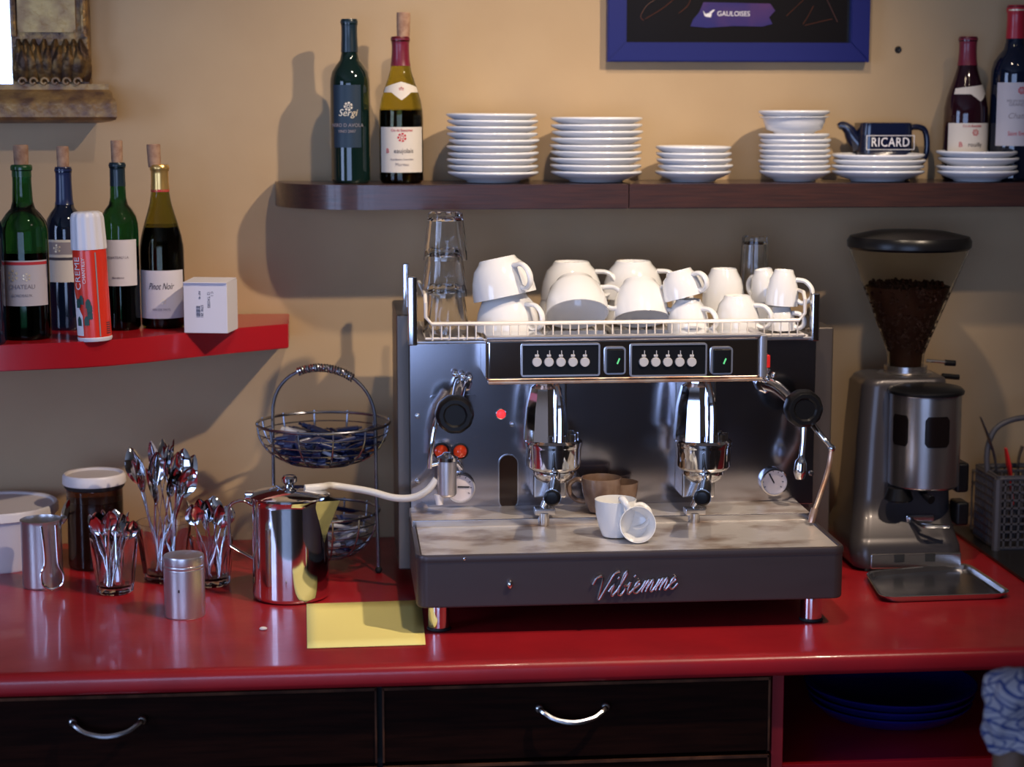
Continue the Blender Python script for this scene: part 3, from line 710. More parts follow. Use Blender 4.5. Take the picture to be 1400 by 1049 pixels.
# drip tray
TZ = 1.032
x0, x1, y0, y1 = .1165, .797, -.712, -.41
outer = rrect(x0, x1, y0, y1, .018, 6); 
def loft(bm, rings, close_bottom=True, close_top=False):
    R__ = [[bm.verts.new(Vector(v)) for v in r] for r in rings]
    for A, B in zip(R__, R__[1:]):
        n = len(A)
        for i in range(n): bm.faces.new((A[i], A[(i+1) % n], B[(i+1) % n], B[i]))
    if close_bottom: bm.faces.new(R__[0][::-1])
    if close_top: bm.faces.new(R__[-1])
    return bm
def rr(i, z, rad=.018): return [(x, y, z) for x, y in rrect(x0+i, x1-i, y0+i, y1-i, max(rad-i, .003), 6)]
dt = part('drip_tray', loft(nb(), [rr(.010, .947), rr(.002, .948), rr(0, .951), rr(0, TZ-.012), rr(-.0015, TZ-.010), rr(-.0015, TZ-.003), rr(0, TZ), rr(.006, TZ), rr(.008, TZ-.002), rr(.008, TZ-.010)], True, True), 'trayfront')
g = nb(); gx0, gx1, gy0, gy1 = x0+.009, x1-.009, y0+.009, -.502
ns = 34
box(g, gx0, gx1, gy0, gy0+.010, TZ-.006, TZ-.001); box(g, gx0, gx1, gy1-.008, gy1, TZ-.006, TZ-.001)
for k in range(ns+1):
    xx = gx0+(gx1-gx0-.0189)*k/ns; box(g, xx, xx+0.0189, gy0+.006, gy1-.006, TZ-.0058, TZ-.0012)
part('drip_grate', g, 'grate', parent=dt, smooth=30)
part('rear_ledge', box(nb(), x0+.001, x1-.004, -.503, YP-.001, TZ-.006, 1.043, .002), 'grate')
part('ledge_strip', box(nb(), x0+.003, x1-.006, -.506, -.502, TZ-.001, 1.0425, .001), 'chrome2')
part('drain_screw', sphere(nb(), at(697, 799, -.714), .0065, 14, 8, (.8, 1, 1.2)), 'chrome', parent=dt)
part('tray_rivet', sphere(nb(), at(635, 764, -.712), .003, 10, 6), 'chrome', parent=dt)
# badge
bd = nb(); c = at(873, 797, -.7145)
kk = .0186; sl = .42
def bdg(pts, r=.0022):
    tube(bd, [(c.x+((x-3.9)+sl*y)*kk*math.cos(.10)-(y-.8)*kk*math.sin(.10), -.7165, c.z+(y-.8)*kk+(x-3.9)*kk*math.sin(.10)) for x, y in pts], r, 8, sm=5)
bdg([(-.5, 1.2), (-.35, 1.75), (.05, 1.85), (.25, 1.4), (.40, -.25), (.75, .7), (1.1, 1.9), (1.5, 2.1)], .0022)
bdg([(1.1, .4), (1.4, 1), (1.38, .3), (1.55, 0), (1.85, .5)]); bdg([(1.55, 1.45), (1.65, 1.6)], .002)
bdg([(1.85, .5), (2.2, 1.7), (2.15, 2.05), (1.98, 1.6), (2.0, .2), (2.3, 0), (2.5, .5), (2.3, .85)])
bdg([(2.3, .85), (2.6, .75), (2.8, 1), (2.78, .3), (2.95, 0), (3.25, .4)]); bdg([(2.95, 1.45), (3.05, 1.6)], .002)
def be_(x0): bdg([(x0, .4), (x0+.4, .75), (x0+.25, 1.0), (x0+.05, .7), (x0+.1, .15), (x0+.4, 0), (x0+.7, .4)])
def bm_(x0):
    bdg([(x0, .4), (x0+.18, 1), (x0+.12, 0)]); bdg([(x0+.14, .3), (x0+.42, 1), (x0+.52, .8), (x0+.46, 0)]); bdg([(x0+.48, .3), (x0+.76, 1), (x0+.88, .8), (x0+.84, .1), (x0+1.0, 0), (x0+1.2, .4)])
be_(3.25); bm_(3.95); bm_(5.15); be_(6.35)
part('badge', bd, 'chrome2', label='slanted chrome script badge')
# top tray, posts and rail
zt = 1.326
top = part('cup_tray', box(nb(), XL, XR, YP-.012, -.12, zt, zt+.006, .002), 'steel')
rg = nb()
for k in range(26): 
    xx = XL+.012+k*(XR-XL-.03)/25; tube(rg, [(xx, YP-.006, zt+.007), (xx, -.14, zt+.007)], .0022, 5)
part('tray_ribs', rg, 'whitewire', parent=top)
a = at(560, 378, -.41); b = at(1120, 401, -.41)
part('corner_post', box(nb(), XL-.003, XL+.013, -.416, -.396, zt-.002, a.z, .003), 'chrome')
part('corner_post', box(nb(), XR-.012, XR+.002, -.416, -.396, zt-.002, b.z, .003), 'chrome')
part('corner_post', box(nb(), XL-.002, XL+.010, -.150, -.135, zt-.002, a.z, .003), 'chrome')
part('corner_post', box(nb(), XR-.012, XR+.002, -.150, -.135, zt-.002, b.z, .003), 'chrome')
yr = -.418
zl, zr = at(583, 442, yr).z, at(1100, 439, yr).z; zr = zl = (zl+zr)/2
xl_, xr_ = at(582, 440, yr).x, at(1100, 440, yr).x; zu = at(582, 405, yr).z
rail = part('cup_rail', tube(nb(), [(xl_, -.16, zu), (xl_, yr+.05, zu), (xl_, yr+.012, zu), (xl_, yr, zu-.012), (xl_, yr, zl+.012), (xl_+.010, yr, zl), ((xl_+xr_)/2, yr, zl), (xr_-.010, yr, zl), (xr_, yr, zl+.012), (xr_, yr, zu-.012), (xr_, yr+.012, zu), (xr_, yr+.05, zu), (xr_, -.16, zu)], .0033, 8), 'whitewire')
part('lower_wire', tube(nb(), [(xl_, -.16, zt+.010), (xl_, yr+.003, zt+.010), (xr_, yr+.003, zt+.010), (xr_, -.16, zt+.010)], .002, 6), 'whitewire', parent=rail)
NW = 44
base_w = None
for k in range(NW):
    xx = xl_+.012+(xr_-xl_-.024)*k/(NW-1)
    if base_w is None:
        w = tube(nb(), [(0, 0, zl), (0, 0, zt+.008)], .0013, 6)
        bmesh.ops.translate(w, verts=w.verts, vec=(0, 0, -zt)); base_w = obj('rail_wire', w, 'whitewire', rail)
        base_w.location = Vector((xx, yr, zt))-em.location
    else:
        c_ = base_w.copy(); COL.objects.link(c_); c_.location = Vector((xx, yr, zt))-em.location
# control bezel
YB = -.515
bx0, bx1 = at(664, 480, YB).x, at(1040, 480, YB).x; bz0, bz1 = at(850, 520, YB).z, at(850, 462, YB).z
bez = part('control_bezel', box(nb(), bx0, bx1, YB, YP-.002, bz0, bz1, .007, seg=3), 'chrome')
part('bezel_lip', box(nb(), bx0+.004, bx1+.003, YB-.004, YB+.02, bz0-.004, bz0+.001, .0015), 'copper', parent=bez)
part('bezel_cap', box(nb(), bx0+.002, bx1, YB-.003, YB+.02, bz1-.001, bz1+.004, .0015), 'steel', parent=bez)
part('bezel_end', box(nb(), bx1-.001, bx1+.012, YB+.002, YP-.002, bz0, bz1+.002, .003), 'steel', parent=bez)
def frame(bm, a0, a1, c0, c1, w, y0_, y1_, r=.004):
    o_ = rrect(a0, a1, c0, c1, r, 4); i_ = rrect(a0+w, a1-w, c0+w, c1-w, max(r-w, .0015), 4); n = len(o_)
    R4 = [[bm.verts.new((x, y, z)) for x, z in l] for l, y in ((o_, y1_), (o_, y0_), (i_, y0_), (i_, y1_))]
    for A, B in zip(R4, R4[1:]):
        for i in range(n): bm.faces.new((A[i], A[(i+1) % n], B[(i+1) % n], B[i]))
    return bm
for (l, r_) in ((712, 820), (861, 966)):
    a0, a1 = at(l, 495, YB).x, at(r_, 495, YB).x; c1, c0 = at(l, 470, YB).z, at(l, 515, YB).z
    pl = part('button_panel', prism(nb(), rrect(a0+.001, a1-.001, c0+.001, c1-.001, .004), -(YB-.001), -(YB-.0025), m=RX), 'black')
    part('panel_frame', frame(nb(), a0, a1, c0, c1, .0028, YB-.0045, YB), 'steel', parent=pl)
    for k in range(5):
        cx = l+(22 if l < 800 else 19)+k*16.4; cb = at(cx, 495, YB-.003)
        bt = nb(); lathe(bt, [(0, .0045), (.0072, .0045), (.0080, .0035), (.0080, 0), (0, 0)], 20, T((cb.x, YB-.002, cb.z)) @ RX)
        bo = part('dosing_button', bt, 'button', parent=pl)
        ic = nb(); box(ic, cb.x-.0035, cb.x+.0035, YB-.0055, YB-.002, cb.z+.0085, cb.z+.0125, .0008); box(ic, cb.x+.0005, cb.x+.0016, YB-.0055, YB-.002, cb.z+.0125, cb.z+.019)
        part('button_icon', ic, 'button', parent=pl)
for (l, r_) in ((826, 855), (971, 1001)):
    a0, a1 = at(l, 495, YB).x, at(r_, 495, YB).x; c1, c0 = at(l, 474, YB).z, at(l, 512, YB).z
    sw = part('rocker_switch', box(nb(), a0+.003, a1-.003, YB-.008, YB-.001, c0+.003, c1-.004, .002), 'black')
    part('switch_frame', frame(nb(), a0, a1, c0, c1, .003, YB-.005, YB, .006), 'steel', parent=sw)
    pgl = at((l+r_)/2+5, 494, YB-.0085); part('green_mark', box(nb(), -.0012, .0012, -.0006, .0006, -.005, .005, m=T(pgl) @ Matrix.Rotation(.4, 4, 'Y')), 'greenled', parent=sw)
# group heads
def group(px, lab):
    YG = -.49
    def A(y, Y=YG): return at(px, y, Y)
    cx = A(600).x
    zT, zC1, zC0 = bz0-.002, A(603).z, A(640).z
    gh = nb(); pf_ = [(0, zT+.006), (.018, zT+.006), (.019, zT-.006), (.026, zT-.012), (.034, zT-.045), (.039, zC1+.004), (0, zC1+.002)]
    lathe(gh, pf_, 10, T((cx-.007, YG, 0)), a0=.3)
    gr = part('group_head', gh, 'chrome', smooth=25)
    part('group_spine', tube(nb(), [(cx+.008, YG-.018, zT-.006), (cx+.012, YG-.033, zT-.04), (cx+.012, YG-.036, zC1+.002)], [.005, .006, .007], 8, sm=3), 'chrome', parent=gr)
    part('group_bracket', box(nb(), cx-.026, cx+.030, YG+.015, YP-.003, zC0-.055, zT, .004), 'chrome2', parent=gr)
    col = part('group_collar', lathe(nb(), [(0, zC1+.004), (.043, zC1+.004), (.0475, zC1), (.0475, zC1-.007), (.046, zC1-.009), (.0455, zC0+.006), (.041, zC0), (.036, zC0-.002), (0, zC0-.002)], 44, T((cx+.006, YG-.002, 0))), 'chrome')
    for k in range(6):
        an = -1.9+k*.62; part('collar_bolt', lathe(nb(), [(0, .012), (.0045, .012), (.0055, .009), (.0055, 0), (0, 0)], 6, T((cx+.008+.034*math.cos(an), YG-.002+.034*math.sin(an), zC1+.003))), 'chrome', parent=col, smooth=25)
    pfb = part('portafilter', lathe(nb(), [(0, zC0-.001), (.034, zC0-.001), (.035, zC0-.008), (.031, zC0-.016), (.022, zC0-.022), (.010, zC0-.025), (0, zC0-.025)], 36, T((cx+.006, YG-.002, 0))), 'chrome')
    h0 = Vector((cx+.006, YG-.034, zC0-.010)); 
    h1 = at(px+3, 681, -.655); hm = h0.lerp(h1, .35)
    part('handle_neck', tube(nb(), [h0, hm], [.009, .0085], 12), 'chrome', parent=pfb)
    part('handle', tube(nb(), [hm, hm.lerp(h1, .3), hm.lerp(h1, .8), h1, h1+(h1-h0).normalized()*.004], [.0095, .0115, .0125, .0135, .008], 20), 'black', parent=pfb)
    part('handle_ring', tube(nb(), [h1-(h1-h0).normalized()*.006, h1-(h1-h0).normalized()*.003], .0142, 20), 'chrome', parent=pfb)
    sp1 = at(px-9, 700, YG-.01); sb = nb()
    tube(sb, [(cx+.004, YG-.01, zC0-.022), (cx, YG-.012, zC0-.034), (sp1.x, YG-.01, sp1.z+.008)], .006, 10, sm=3)
    part('spout', sb, 'chrome', parent=pfb)
    nz = nb(); box(nz, sp1.x-.016, sp1.x+.019, YG-.024, YG, sp1.z-.003, sp1.z+.008, .002)
    lathe(nz, [(0, -.021), (.0085, -.021), (.0095, -.016), (.0095, 0), (0, 0)], 16, T((sp1.x, YG-.018, sp1.z)))
    part('nozzle', nz, 'chrome2', parent=pfb)
    return cx
group(752, 'l'); group(957, 'r')
# panel details
def knobY(name, m, px, py, prof, Y=YP-.003, parent=em, seg=28, **k):
    c = at(px, py, Y); return part(name, lathe(nb(), prof, seg, T((c.x, Y, c.z)) @ RX), m, parent=parent, **k)
knobY('pilot_lamp', 'redlamp', 685, 566, [(0, .007), (.005, .006), (.0075, .002), (.0075, 0), (0, 0)])
knobY('pilot_bezel', 'chrome2', 685, 566, [(.0080, 0), (.0095, .002), (.0078, .003), (.0072, 0)])
for x in (603, 629):
    l_ = knobY('orange_lamp', 'orangelamp', x, 617, [(0, .014), (.006, .0125), (.0105, .008), (.0118, 0), (0, 0)])
    knobY('lamp_ring', 'blackrub', x, 617, [(.0118, 0), (.0145, 0), (.014, .005), (.012, .006)], parent=l_)
def gauge(px, py, R, hand):
    g_ = knobY('pressure_gauge', 'dial', px, py, [(0, .008), (R*.86, .008), (R*.86, 0), (0, 0)])
    knobY('gauge_rim', 'chrome', px, py, [(R*.84, .008), (R*.88, .013), (R*.97, .013), (R, .010), (R, 0)], parent=g_, seg=40)
    c = at(px, py, YP-.012); m = T((c.x, YP-.012, c.z)) @ Matrix.Rotation(hand, 4, 'Y')
    part('gauge_needle', box(nb(), -.0012, .0012, -.0005, .0005, -.004, R*.62, m=m), 'black', parent=g_)
    tk = nb()
    for k in range(9):
        m = T((c.x, YP-.0115, c.z)) @ Matrix.Rotation(-2.2+k*.55, 4, 'Y'); box(tk, -.0006, .0006, -.0003, .0003, R*.66, R*.78, m=m)
    part('gauge_ticks', tk, 'ink', parent=g_)
gauge(629, 666, .026, 1.6); gauge(1057, 658, .0245, -.5)
c = at(695, 658, YP-.004); a = at(682, 622, YP-.004); b = at(708, 696, YP-.004)
sgl = part('sight_glass', prism(nb(), rrect(a.x, b.x, b.z, a.z, (b.x-a.x)/2-.0005, 8), -(YP-.003), -(YP-.0045), m=RX, bev=.0004), 'sight')
part('sight_rim', frame(nb(), a.x-.001, b.x+.001, b.z-.001, a.z+.001, .0018, YP-.0055, YP-.003, (b.x-a.x)/2), 'chrome2', parent=sgl)
for (x, y) in ((571, 569), (571, 658), (700, 580), (1109, 647)): knobY('panel_screw', 'chrome2', x, y, [(0, .004), (.003, .0038), (.0045, .002), (.0045, 0), (0, 0)], seg=14)
knobY('round_sticker', 'greyink', 576, 697, [(0, .0006), (.0125, .0006), (.0125, 0), (0, 0)]); 
part('red_tag', box(nb(), *(lambda p: (p.x-.004, p.x+.0045, p.y-.004, p.y+.004, p.z-.011, p.z+.011))(at(1049, 494, YP-.012)), .0015), 'redplastic')
# steam valves
def valve(kx, ky, bx, by, sgn):
    k1 = at(kx, ky, -.485); b1 = at(bx, by, YP-.01)
    v = part('steam_valve', tube(nb(), [b1, b1.lerp(k1, .35)+Vector((0, 0, .006)), b1.lerp(k1, .75), k1+Vector((0, .012, .004))], [.013, .011, .009, .010], 16, sm=4), 'chrome')
    part('valve_nut', lathe(nb(), [(0, 0), (.016, 0), (.017, .004), (.017, .012), (.014, .016), (0, .016)], 8, T((b1.x, YP-.003, b1.z)) @ RX), 'chrome', parent=v, smooth=25)
    for q_ in range(3): part('valve_stud', sphere(nb(), b1+Vector((sgn*.012*(q_-1), -.012, .010+.003*q_)), .0055, 10, 6), 'chrome', parent=v)
    dr_ = (k1-at(kx, ky, -.3)).normalized()
    q2 = T(k1) @ RX
    part('valve_knob', lathe(nb(), [(0, .024), (.017, .024), (.020, .027), (.026, .027), (.031, .022), (.0325, .006), (.030, -.004), (.014, -.010), (0, -.012)], 40, q2, flutes=10, fd=.015), 'black', parent=v)
    return v
vl = valve(621, 565, 632, 523, -1); vr = valve(1096, 557, 1046, 524, 1)
part('valve_plate', prism(nb(), rrect(at(588, 600, YP).x, at(651, 600, YP).x, at(600, 600, YP).z, at(600, 540, YP).z, .004), -(YP-.003), -(YP-.006), m=RX, bev=.001), 'panel', parent=vl)
part('steam_wand', tube(nb(), [at(612, 545, -.45), at(597, 575, -.47), at(590, 610, -.475), at(588, 640, -.47)], .0048, 10, sm=5), 'chrome', parent=vl)
# frother cylinder with bracket on the left wand
fr = part('frother', lathe(nb(), [(0, .036), (.013, .036), (.0165, .033), (.0165, -.022), (.014, -.026), (.010, -.028), (0, -.028)], 28, T(at(611, 657, -.468))), 'alu')
part('frother_cap', lathe(nb(), [(0, .048), (.006, .048), (.010, .044), (.018, .040), (.018, .034), (0, .034)], 20, T(at(612, 657, -.468))), 'chrome', parent=fr)
part('frother_tip', tube(nb(), [at(600, 676, -.47), at(601, 690, -.47)], [.008, .006], 12), 'lidw', parent=fr)
part('frother_arm', tube(nb(), [at(590, 635, -.47), at(605, 632, -.47), at(622, 630, -.46), at(630, 640, -.43)], .005, 10, sm=3), 'chrome', parent=fr)
# right: bulb lever and copper wand
part('hot_water_spout', tube(nb(), [at(1099, 583, -.47), at(1098, 605, -.475), at(1096, 625, -.478), at(1095, 632, -.478), at(1094, 645, -.478), at(1094, 655, -.478)], [.006, .0045, .005, .010, .0115, .007], 14, sm=4), 'chrome', parent=vr)
ws = part('steam_wand', tube(nb(), [at(1110, 580, -.48), at(1124, 597, -.50), at(1136, 611, -.51)], [.0055, .0045, .0045], 10, sm=3), 'chrome')
part('wand_joint', sphere(nb(), at(1137, 613, -.51), .0065, 12, 8), 'chrome', parent=ws)
part('wand_tube', tube(nb(), [at(1137, 613, -.51), at(1133, 640, -.515), at(1123, 672, -.53), at(1113, 700, -.545)], .0042, 10, sm=4), 'copper', parent=ws)
part('wand_tip', tube(nb(), [at(1114, 696, -.544), at(1111, 706, -.548), at(1109, 715, -.55)], [.006, .0065, .005], 12), 'copper', parent=ws)

# ------------------------------------------------------------------ cups
def cup_parts(root, R, H, m='porc', foot=.55, hs=1.0):
    rf = R*foot
    P = [(0, .003), (rf*.9, .003), (rf, 0), (rf*1.06, .002), (rf*1.12, .006), (R*.80, H*.25), (R*.93, H*.55), (R*.985, H*.8), (R, H), (R*.965, H*1.005), (R*.94, H*.8), (R*.88, H*.55), (R*.74, H*.25), (rf*.95, .010), (0, .009)]
    obj('cup_body', lathe(nb(), P, 44), m, root)
    hr = H*.27*hs
    pts = [(R*.93, 0, H*.84), (R+hr*.55, 0, H*.90), (R+hr*1.35, 0, H*.74), (R+hr*1.35, 0, H*.48), (R+hr*.6, 0, H*.28), (R*.80, 0, H*.26)]
    obj('handle', tube(nb(), pts, [.0042, .004, .0042, .0042, .004, .0045], 10, sm=5, flat=1.35, up=(0, 1, 0)), m, root)
big = None; small = None
protos = {}
def cup(rim, R, H, az, tx, ty, label, group, m='porc', inv=True, foot=.55):
    rot = Matrix.Rotation(ty, 4, 'Y') @ Matrix.Rotation(tx, 4, 'X') @ Matrix.Rotation(az, 4, 'Z') @ (Matrix.Rotation(PI, 4, 'X') if inv else I4)
    loc = Vector(rim)-rot.to_3x3() @ Vector((0, 0, H))
    key = (round(R, 3), round(H, 3), m)
    if key in protos: r = dup(protos[key], loc, rot.to_euler(), label, group)
    else:
        r = thing('coffee_cup', label, 'cup', loc, group, rot=rot.to_euler()); cup_parts(r, R, H, m, foot); protos[key] = r
    return r
ZC = zt+.0115
GC = 'upturned cups on the espresso machine'
def rc(px, Y, z): # rim centre on tray at pixel column px
    return (at(px, 430, Y).x, Y, z)
B_R, B_H = .0555, .067
cup(rc(694, -.345, ZC+.002), B_R, B_H, -.85, 0, 0, 'large upturned white cup under the tilted one, left of the row beside the glasses', GC)
cup((at(690, 400, -.34).x, -.345, ZC+.062), B_R, B_H, -1.0, -.10, -.20, 'large white cup tilted on top of another, right beside the stacked glasses', GC)
cup(rc(789, -.350, ZC+.030), B_R, B_H, -.12, -.60, .0, 'large white cup leaning up with its open rim to the front, second from the glasses', GC)
cup(rc(776, -.205, ZC+.001), B_R, B_H, .4, 0, 0, 'large upturned white cup below another in the rear row behind the leaning cup', GC)
cup(rc(870, -.205, ZC+.001), B_R, B_H, .4, 0, 0, 'large upturned white cup below another in the rear row left of the small cups', GC)
cup(rc(781, -.205, ZC+.043), B_R, B_H, -.35, 0, 0, 'large upturned white cup in the rear row behind the leaning cup', GC)
cup(rc(877, -.350, ZC+.021), B_R*.88, B_H*1.04, -.45, -.43, .0, 'large white cup leaning up with its open rim to the front, third from the glasses', GC)
cup(rc(865, -.205, ZC+.043), B_R, B_H, -.35, 0, 0, 'large upturned white cup in the rear row left of the small cups', GC)
S_R, S_H = .034, .056
cup(rc(941, -.37, ZC+.001), S_R*1.08, S_H, -.8, 0, 0, 'small upturned espresso cup, lower one of the pair right of the large cups', GC)
cup((at(938, 400, -.37).x, -.365, ZC+.060), S_R*1.12, S_H*.85, -.9, -.12, -.25, 'small espresso cup tilted on top of another with its handle up', GC)
cup(rc(1008, -.36, ZC+.001), S_R*1.18, S_H*1.08, -.6, 0, 0, 'small upturned espresso cup standing alone on the tray with handle to the right', GC)
cup((at(988, 380, -.22).x, -.23, ZC+.02), B_R*.72, B_H*1.15, 2.4, 0, 0, 'shaded upturned white cup in the rear row left of the tall dark glass', GC)
cup(rc(1068, -.36, ZC+.001), S_R*.8, S_H*.72, -.6, 0, 0, 'small upturned cup, lower one of the pair at the right end of the tray', GC)
cup((at(1069, 400, -.36).x, -.36, ZC+.044), S_R*.85, S_H*1.1, -.5, 0, .05, 'small upturned cup on top of another at the right end of the tray', GC)
cup((at(1048, 400, -.28).x, -.285, ZC+.045), S_R*.8, S_H, 2.0, 0, -.15, 'small white cup leaning between the tall glass and the rightmost cups', GC)
cup(rc(1042, -.285, ZC+.001), S_R*.85, S_H*.78, .5, 0, 0, 'small upturned cup hidden below the leaning one at the right of the tray', GC)
# on the drip tray
GT = 'cups on the drip tray'
c = on(844, 737, TZ); 
cup((c.x, c.y+.022, TZ+.061), .034, .060, -.4, 0, 0, 'white espresso cup standing upright on the drip tray', GT, inv=False, foot=.62)
cl_ = on(882, 742, TZ)
cup((cl_.x-.012, cl_.y-.002, TZ+.030), .0295, .048, 2.3, 1.35, .25, 'white espresso cup lying on its side at the front of the drip tray', GT, inv=False)
c = at(822, 672, -.47)
cup((c.x, -.47, 1.0435+.060), .034, .058, 2.75, 0, 0, 'coffee-stained brown cup behind the white one on the rear ledge', GT, m='oldcup', inv=False, foot=.6)
c = at(846, 672, -.44)
cup((c.x, -.442, 1.0435+.046), .033, .050, 2.6, 0, .0, 'coffee-stained small cup nearest the rear panel', GT, m='oldcup', inv=False, foot=.6)

# ------------------------------------------------------------------ tumblers
def tumbler_mesh(rt, rb, H, flutes=9):
    b = nb(); seg = 54
    P = [(0, 0), (rb*.86, 0), (rb, .004), (rb+(rt-rb)*.45, H*.45), (rb+(rt-rb)*.7, H*.70), (rt*.985, H*.9), (rt, H), (rt-.0022, H), (rt-.0028, H*.9), (rb+(rt-rb)*.7-.004, H*.7), (rb-.003, .016), (rb*.6, .011), (0, .010)]
    rings = []
    for i, (r, z) in enumerate(P):
        if r == 0: rings.append([b.verts.new((0, 0, z))]); continue
        f = .075 if (2 <= i <= 4) else 0
        rings.append([b.verts.new(((r*(1+f*abs(math.cos(flutes/2*2*PI*k/seg))-f*.5))*math.cos(2*PI*k/seg), (r*(1+f*abs(math.cos(flutes/2*2*PI*k/seg))-f*.5))*math.sin(2*PI*k/seg), z)) for k in range(seg)])
    for A, B in zip(rings, rings[1:]):
        for i in range(seg):
            j_ = (i+1) % seg
            if len(A) == 1: b.faces.new((A[0], B[j_], B[i]))
            elif len(B) == 1: b.faces.new((A[i], A[j_], B[0]))
            else: b.faces.new((A[i], A[j_], B[j_], B[i]))
    return b
def tumbler(loc, rt, rb, H, label, group=None, inv=False, m='glass'):
    o = obj('tumbler', tumbler_mesh(rt, rb, H), m); o.location = Vector(loc)+(Vector((0, 0, H)) if inv else Vector((0, 0, 0)))
    if inv: o.rotation_euler = (PI, 0, 0)
    return setp(o, label, 'glass', group)
gx = at(609, 430, -.33).x
zs_ = ZC
tumbler((gx, -.335, zs_), .040, .029, .085, 'clear glass tumbler upside down, lowest in the stack left of the cups', 'upturned tumblers on the machine', True)
tumbler((gx-.002, -.336, zs_+.0625), .039, .0285, .085, 'clear glass tumbler upside down, middle of the stack left of the cups', 'upturned tumblers on the machine', True)
tumbler((gx, -.334, zs_+.125), .038, .029, at(608, 289, -.335).z-zs_-.125, 'clear glass tumbler upside down, top of the stack left of the cups', 'upturned tumblers on the machine', True)
gx2 = at(1031, 380, -.2).x
tumbler((gx2, -.2, ZC), .030, .022, at(1031, 322, -.2).z-ZC, 'tall dark reflecting glass upside down behind the small cups', None, True)

# ------------------------------------------------------------------ coffee grinder
G0 = on(1245, 782); gc = Vector((G0.x, G0.y+.09, .9))
gr = thing('coffee_grinder', 'grey and polished aluminium coffee grinder with bean hopper, right of the espresso machine', 'coffee grinder', gc)
def gp(name, bm, m, parent=gr, **k): return obj(name, bm, m, parent, world=True, **k)
YF = G0.y
def lo(pxl, pxr, py, yf, yb, rad):
    a = at(pxl, py, yf); b = at(pxr, py, yf); return [(x, y, a.z) for x, y in rrect(a.x, b.x, yf, yb, rad, 5)]
Yb = YF+.22
gp('grinder_body', loft(nb(), [lo(1172, 1316, 779, YF+.004, Yb, .03), lo(1168, 1320, 772, YF, Yb, .03), lo(1166, 1318, 752, YF+.002, Yb, .03), lo(1168, 1312, 736, YF+.012, Yb, .03), lo(1170, 1305, 710, YF+.045, Yb-.01, .03), lo(1172, 1303, 680, YF+.058, Yb-.01, .03), lo(1177, 1300, 600, YF+.062, Yb-.015, .03), lo(1183, 1300, 530, YF+.066, Yb-.02, .03), lo(1188, 1298, 521, YF+.070, Yb-.025, .028), lo(1194, 1292, 517, YF+.076, Yb-.03, .026)], True, True), 'grindgrey', smooth=50)
gp('front_plate', box(nb(), at(1190, 760, YF).x, at(1314, 760, YF).x, YF-.003, YF+.004, at(1240, 777, YF).z, at(1240, 757, YF).z, .003), 'grindsteel')
for x in (1222, 1264): gp('front_foot_slot', box(nb(), at(x, 760, YF).x, at(x+14, 760, YF).x, YF-.0045, YF-.002, at(1240, 768, YF).z, at(1240, 757, YF).z, .001), 'blackrub')
gp('base_gasket', box(nb(), gc.x-.082, gc.x+.080, YF+.006, Yb-.008, .9003, .906, .002), 'blackrub')
YD = YF+.045
dc = at(1264, 600, YD); Rd = 50/(FPX/3.3); zd0, zd1 = at(1264, 664, YD).z, at(1264, 536, YD).z
dz = gp('doser', lathe(nb(), [(0, zd0), (Rd*.9, zd0), (Rd*.97, zd0+.003), (Rd, zd0+.006), (Rd, zd1-.004), (Rd*1.02, zd1), (0, zd1)], 48, T((dc.x, YD, 0))), 'grindsteel')
gp('doser_lid', lathe(nb(), [(Rd*1.06, zd1-.001), (Rd*1.07, zd1+.004), (Rd*1.0, zd1+.009), (Rd*.6, zd1+.014), (0, zd1+.016), ], 48, T((dc.x, YD, 0))), 'black', parent=dz)
def dpatch(a0, a1, z0, z1, off=.0008):
    b = nb(); n = 14; rows = []
    for k in range(9):
        v = k/8; z = z0+(z1-z0)*v; rnd = .12*(a1-a0)*max(0, (abs(2*v-1)-.75)/.25)**2
        rows.append([b.verts.new((dc.x+(Rd+off)*math.sin(a0+rnd+(a1-a0-2*rnd)*i/n), YD-(Rd+off)*math.cos(a0+rnd+(a1-a0-2*rnd)*i/n), z)) for i in range(n+1)])
    for A, B in zip(rows, rows[1:]):
        for i in range(n): b.faces.new((A[i], A[i+1], B[i+1], B[i]))
    return b
zw0, zw1 = at(1264, 613, YD-Rd).z, at(1264, 571, YD-Rd).z
gp('doser_window', dpatch(-.30, .42, zw0, zw1), 'dosewin', parent=dz)
gp('doser_window', dpatch(-1.35, -.78, zw0, zw1), 'dosewin', parent=dz)
fc = at(1229, 676, YD-.02)
gp('doser_outlet', lathe(nb(), [(0, fc.z-.012), (.023, fc.z-.012), (.026, fc.z-.008), (.019, fc.z+.012), (.017, zd0+.002), (0, zd0+.002)], 28, T((fc.x, YD-.018, 0))), 'black', parent=dz)
gp('dosing_lever', tube(nb(), [(dc.x-.01, YD-.02, zd0-.004), (dc.x-.012, YD-.052, zd0-.008), (dc.x-.006, YD-.07, zd0-.012)], [.007, .006, .008], 10, sm=3), 'black', parent=dz)
fk = nb(); f0 = at(1266, 713, YF+.03)
for s in (-1, 1): tube(fk, [(f0.x-.026, YF+.05, f0.z+.004), (f0.x-.02, YF+.01, f0.z+s*.001), (f0.x+s*.012, YF-.012, f0.z), (f0.x+.022+s*.006, YF-.015, f0.z)], .0035, 8, sm=4)
box(fk, f0.x-.034, f0.x+.018, YF+.038, YF+.055, f0.z-.004, f0.z+.010, .003)
gp('portafilter_fork', fk, 'chrome2')
for y0_, y1_ in ((631, 671), (684, 716)):
    a = at(1303, y0_, YF+.06); b = at(1320, y1_, YF+.06); gp('side_knob', box(nb(), a.x, b.x, YF+.04, YF+.085, b.z, a.z, .006, seg=3), 'black')
YH = YF+.14
hc = at(1241, 400, YH); sH = FPX/((Vector((hc.x, YH, 1.3))-CAM).dot(RM @ Vector((0, 0, -1))))
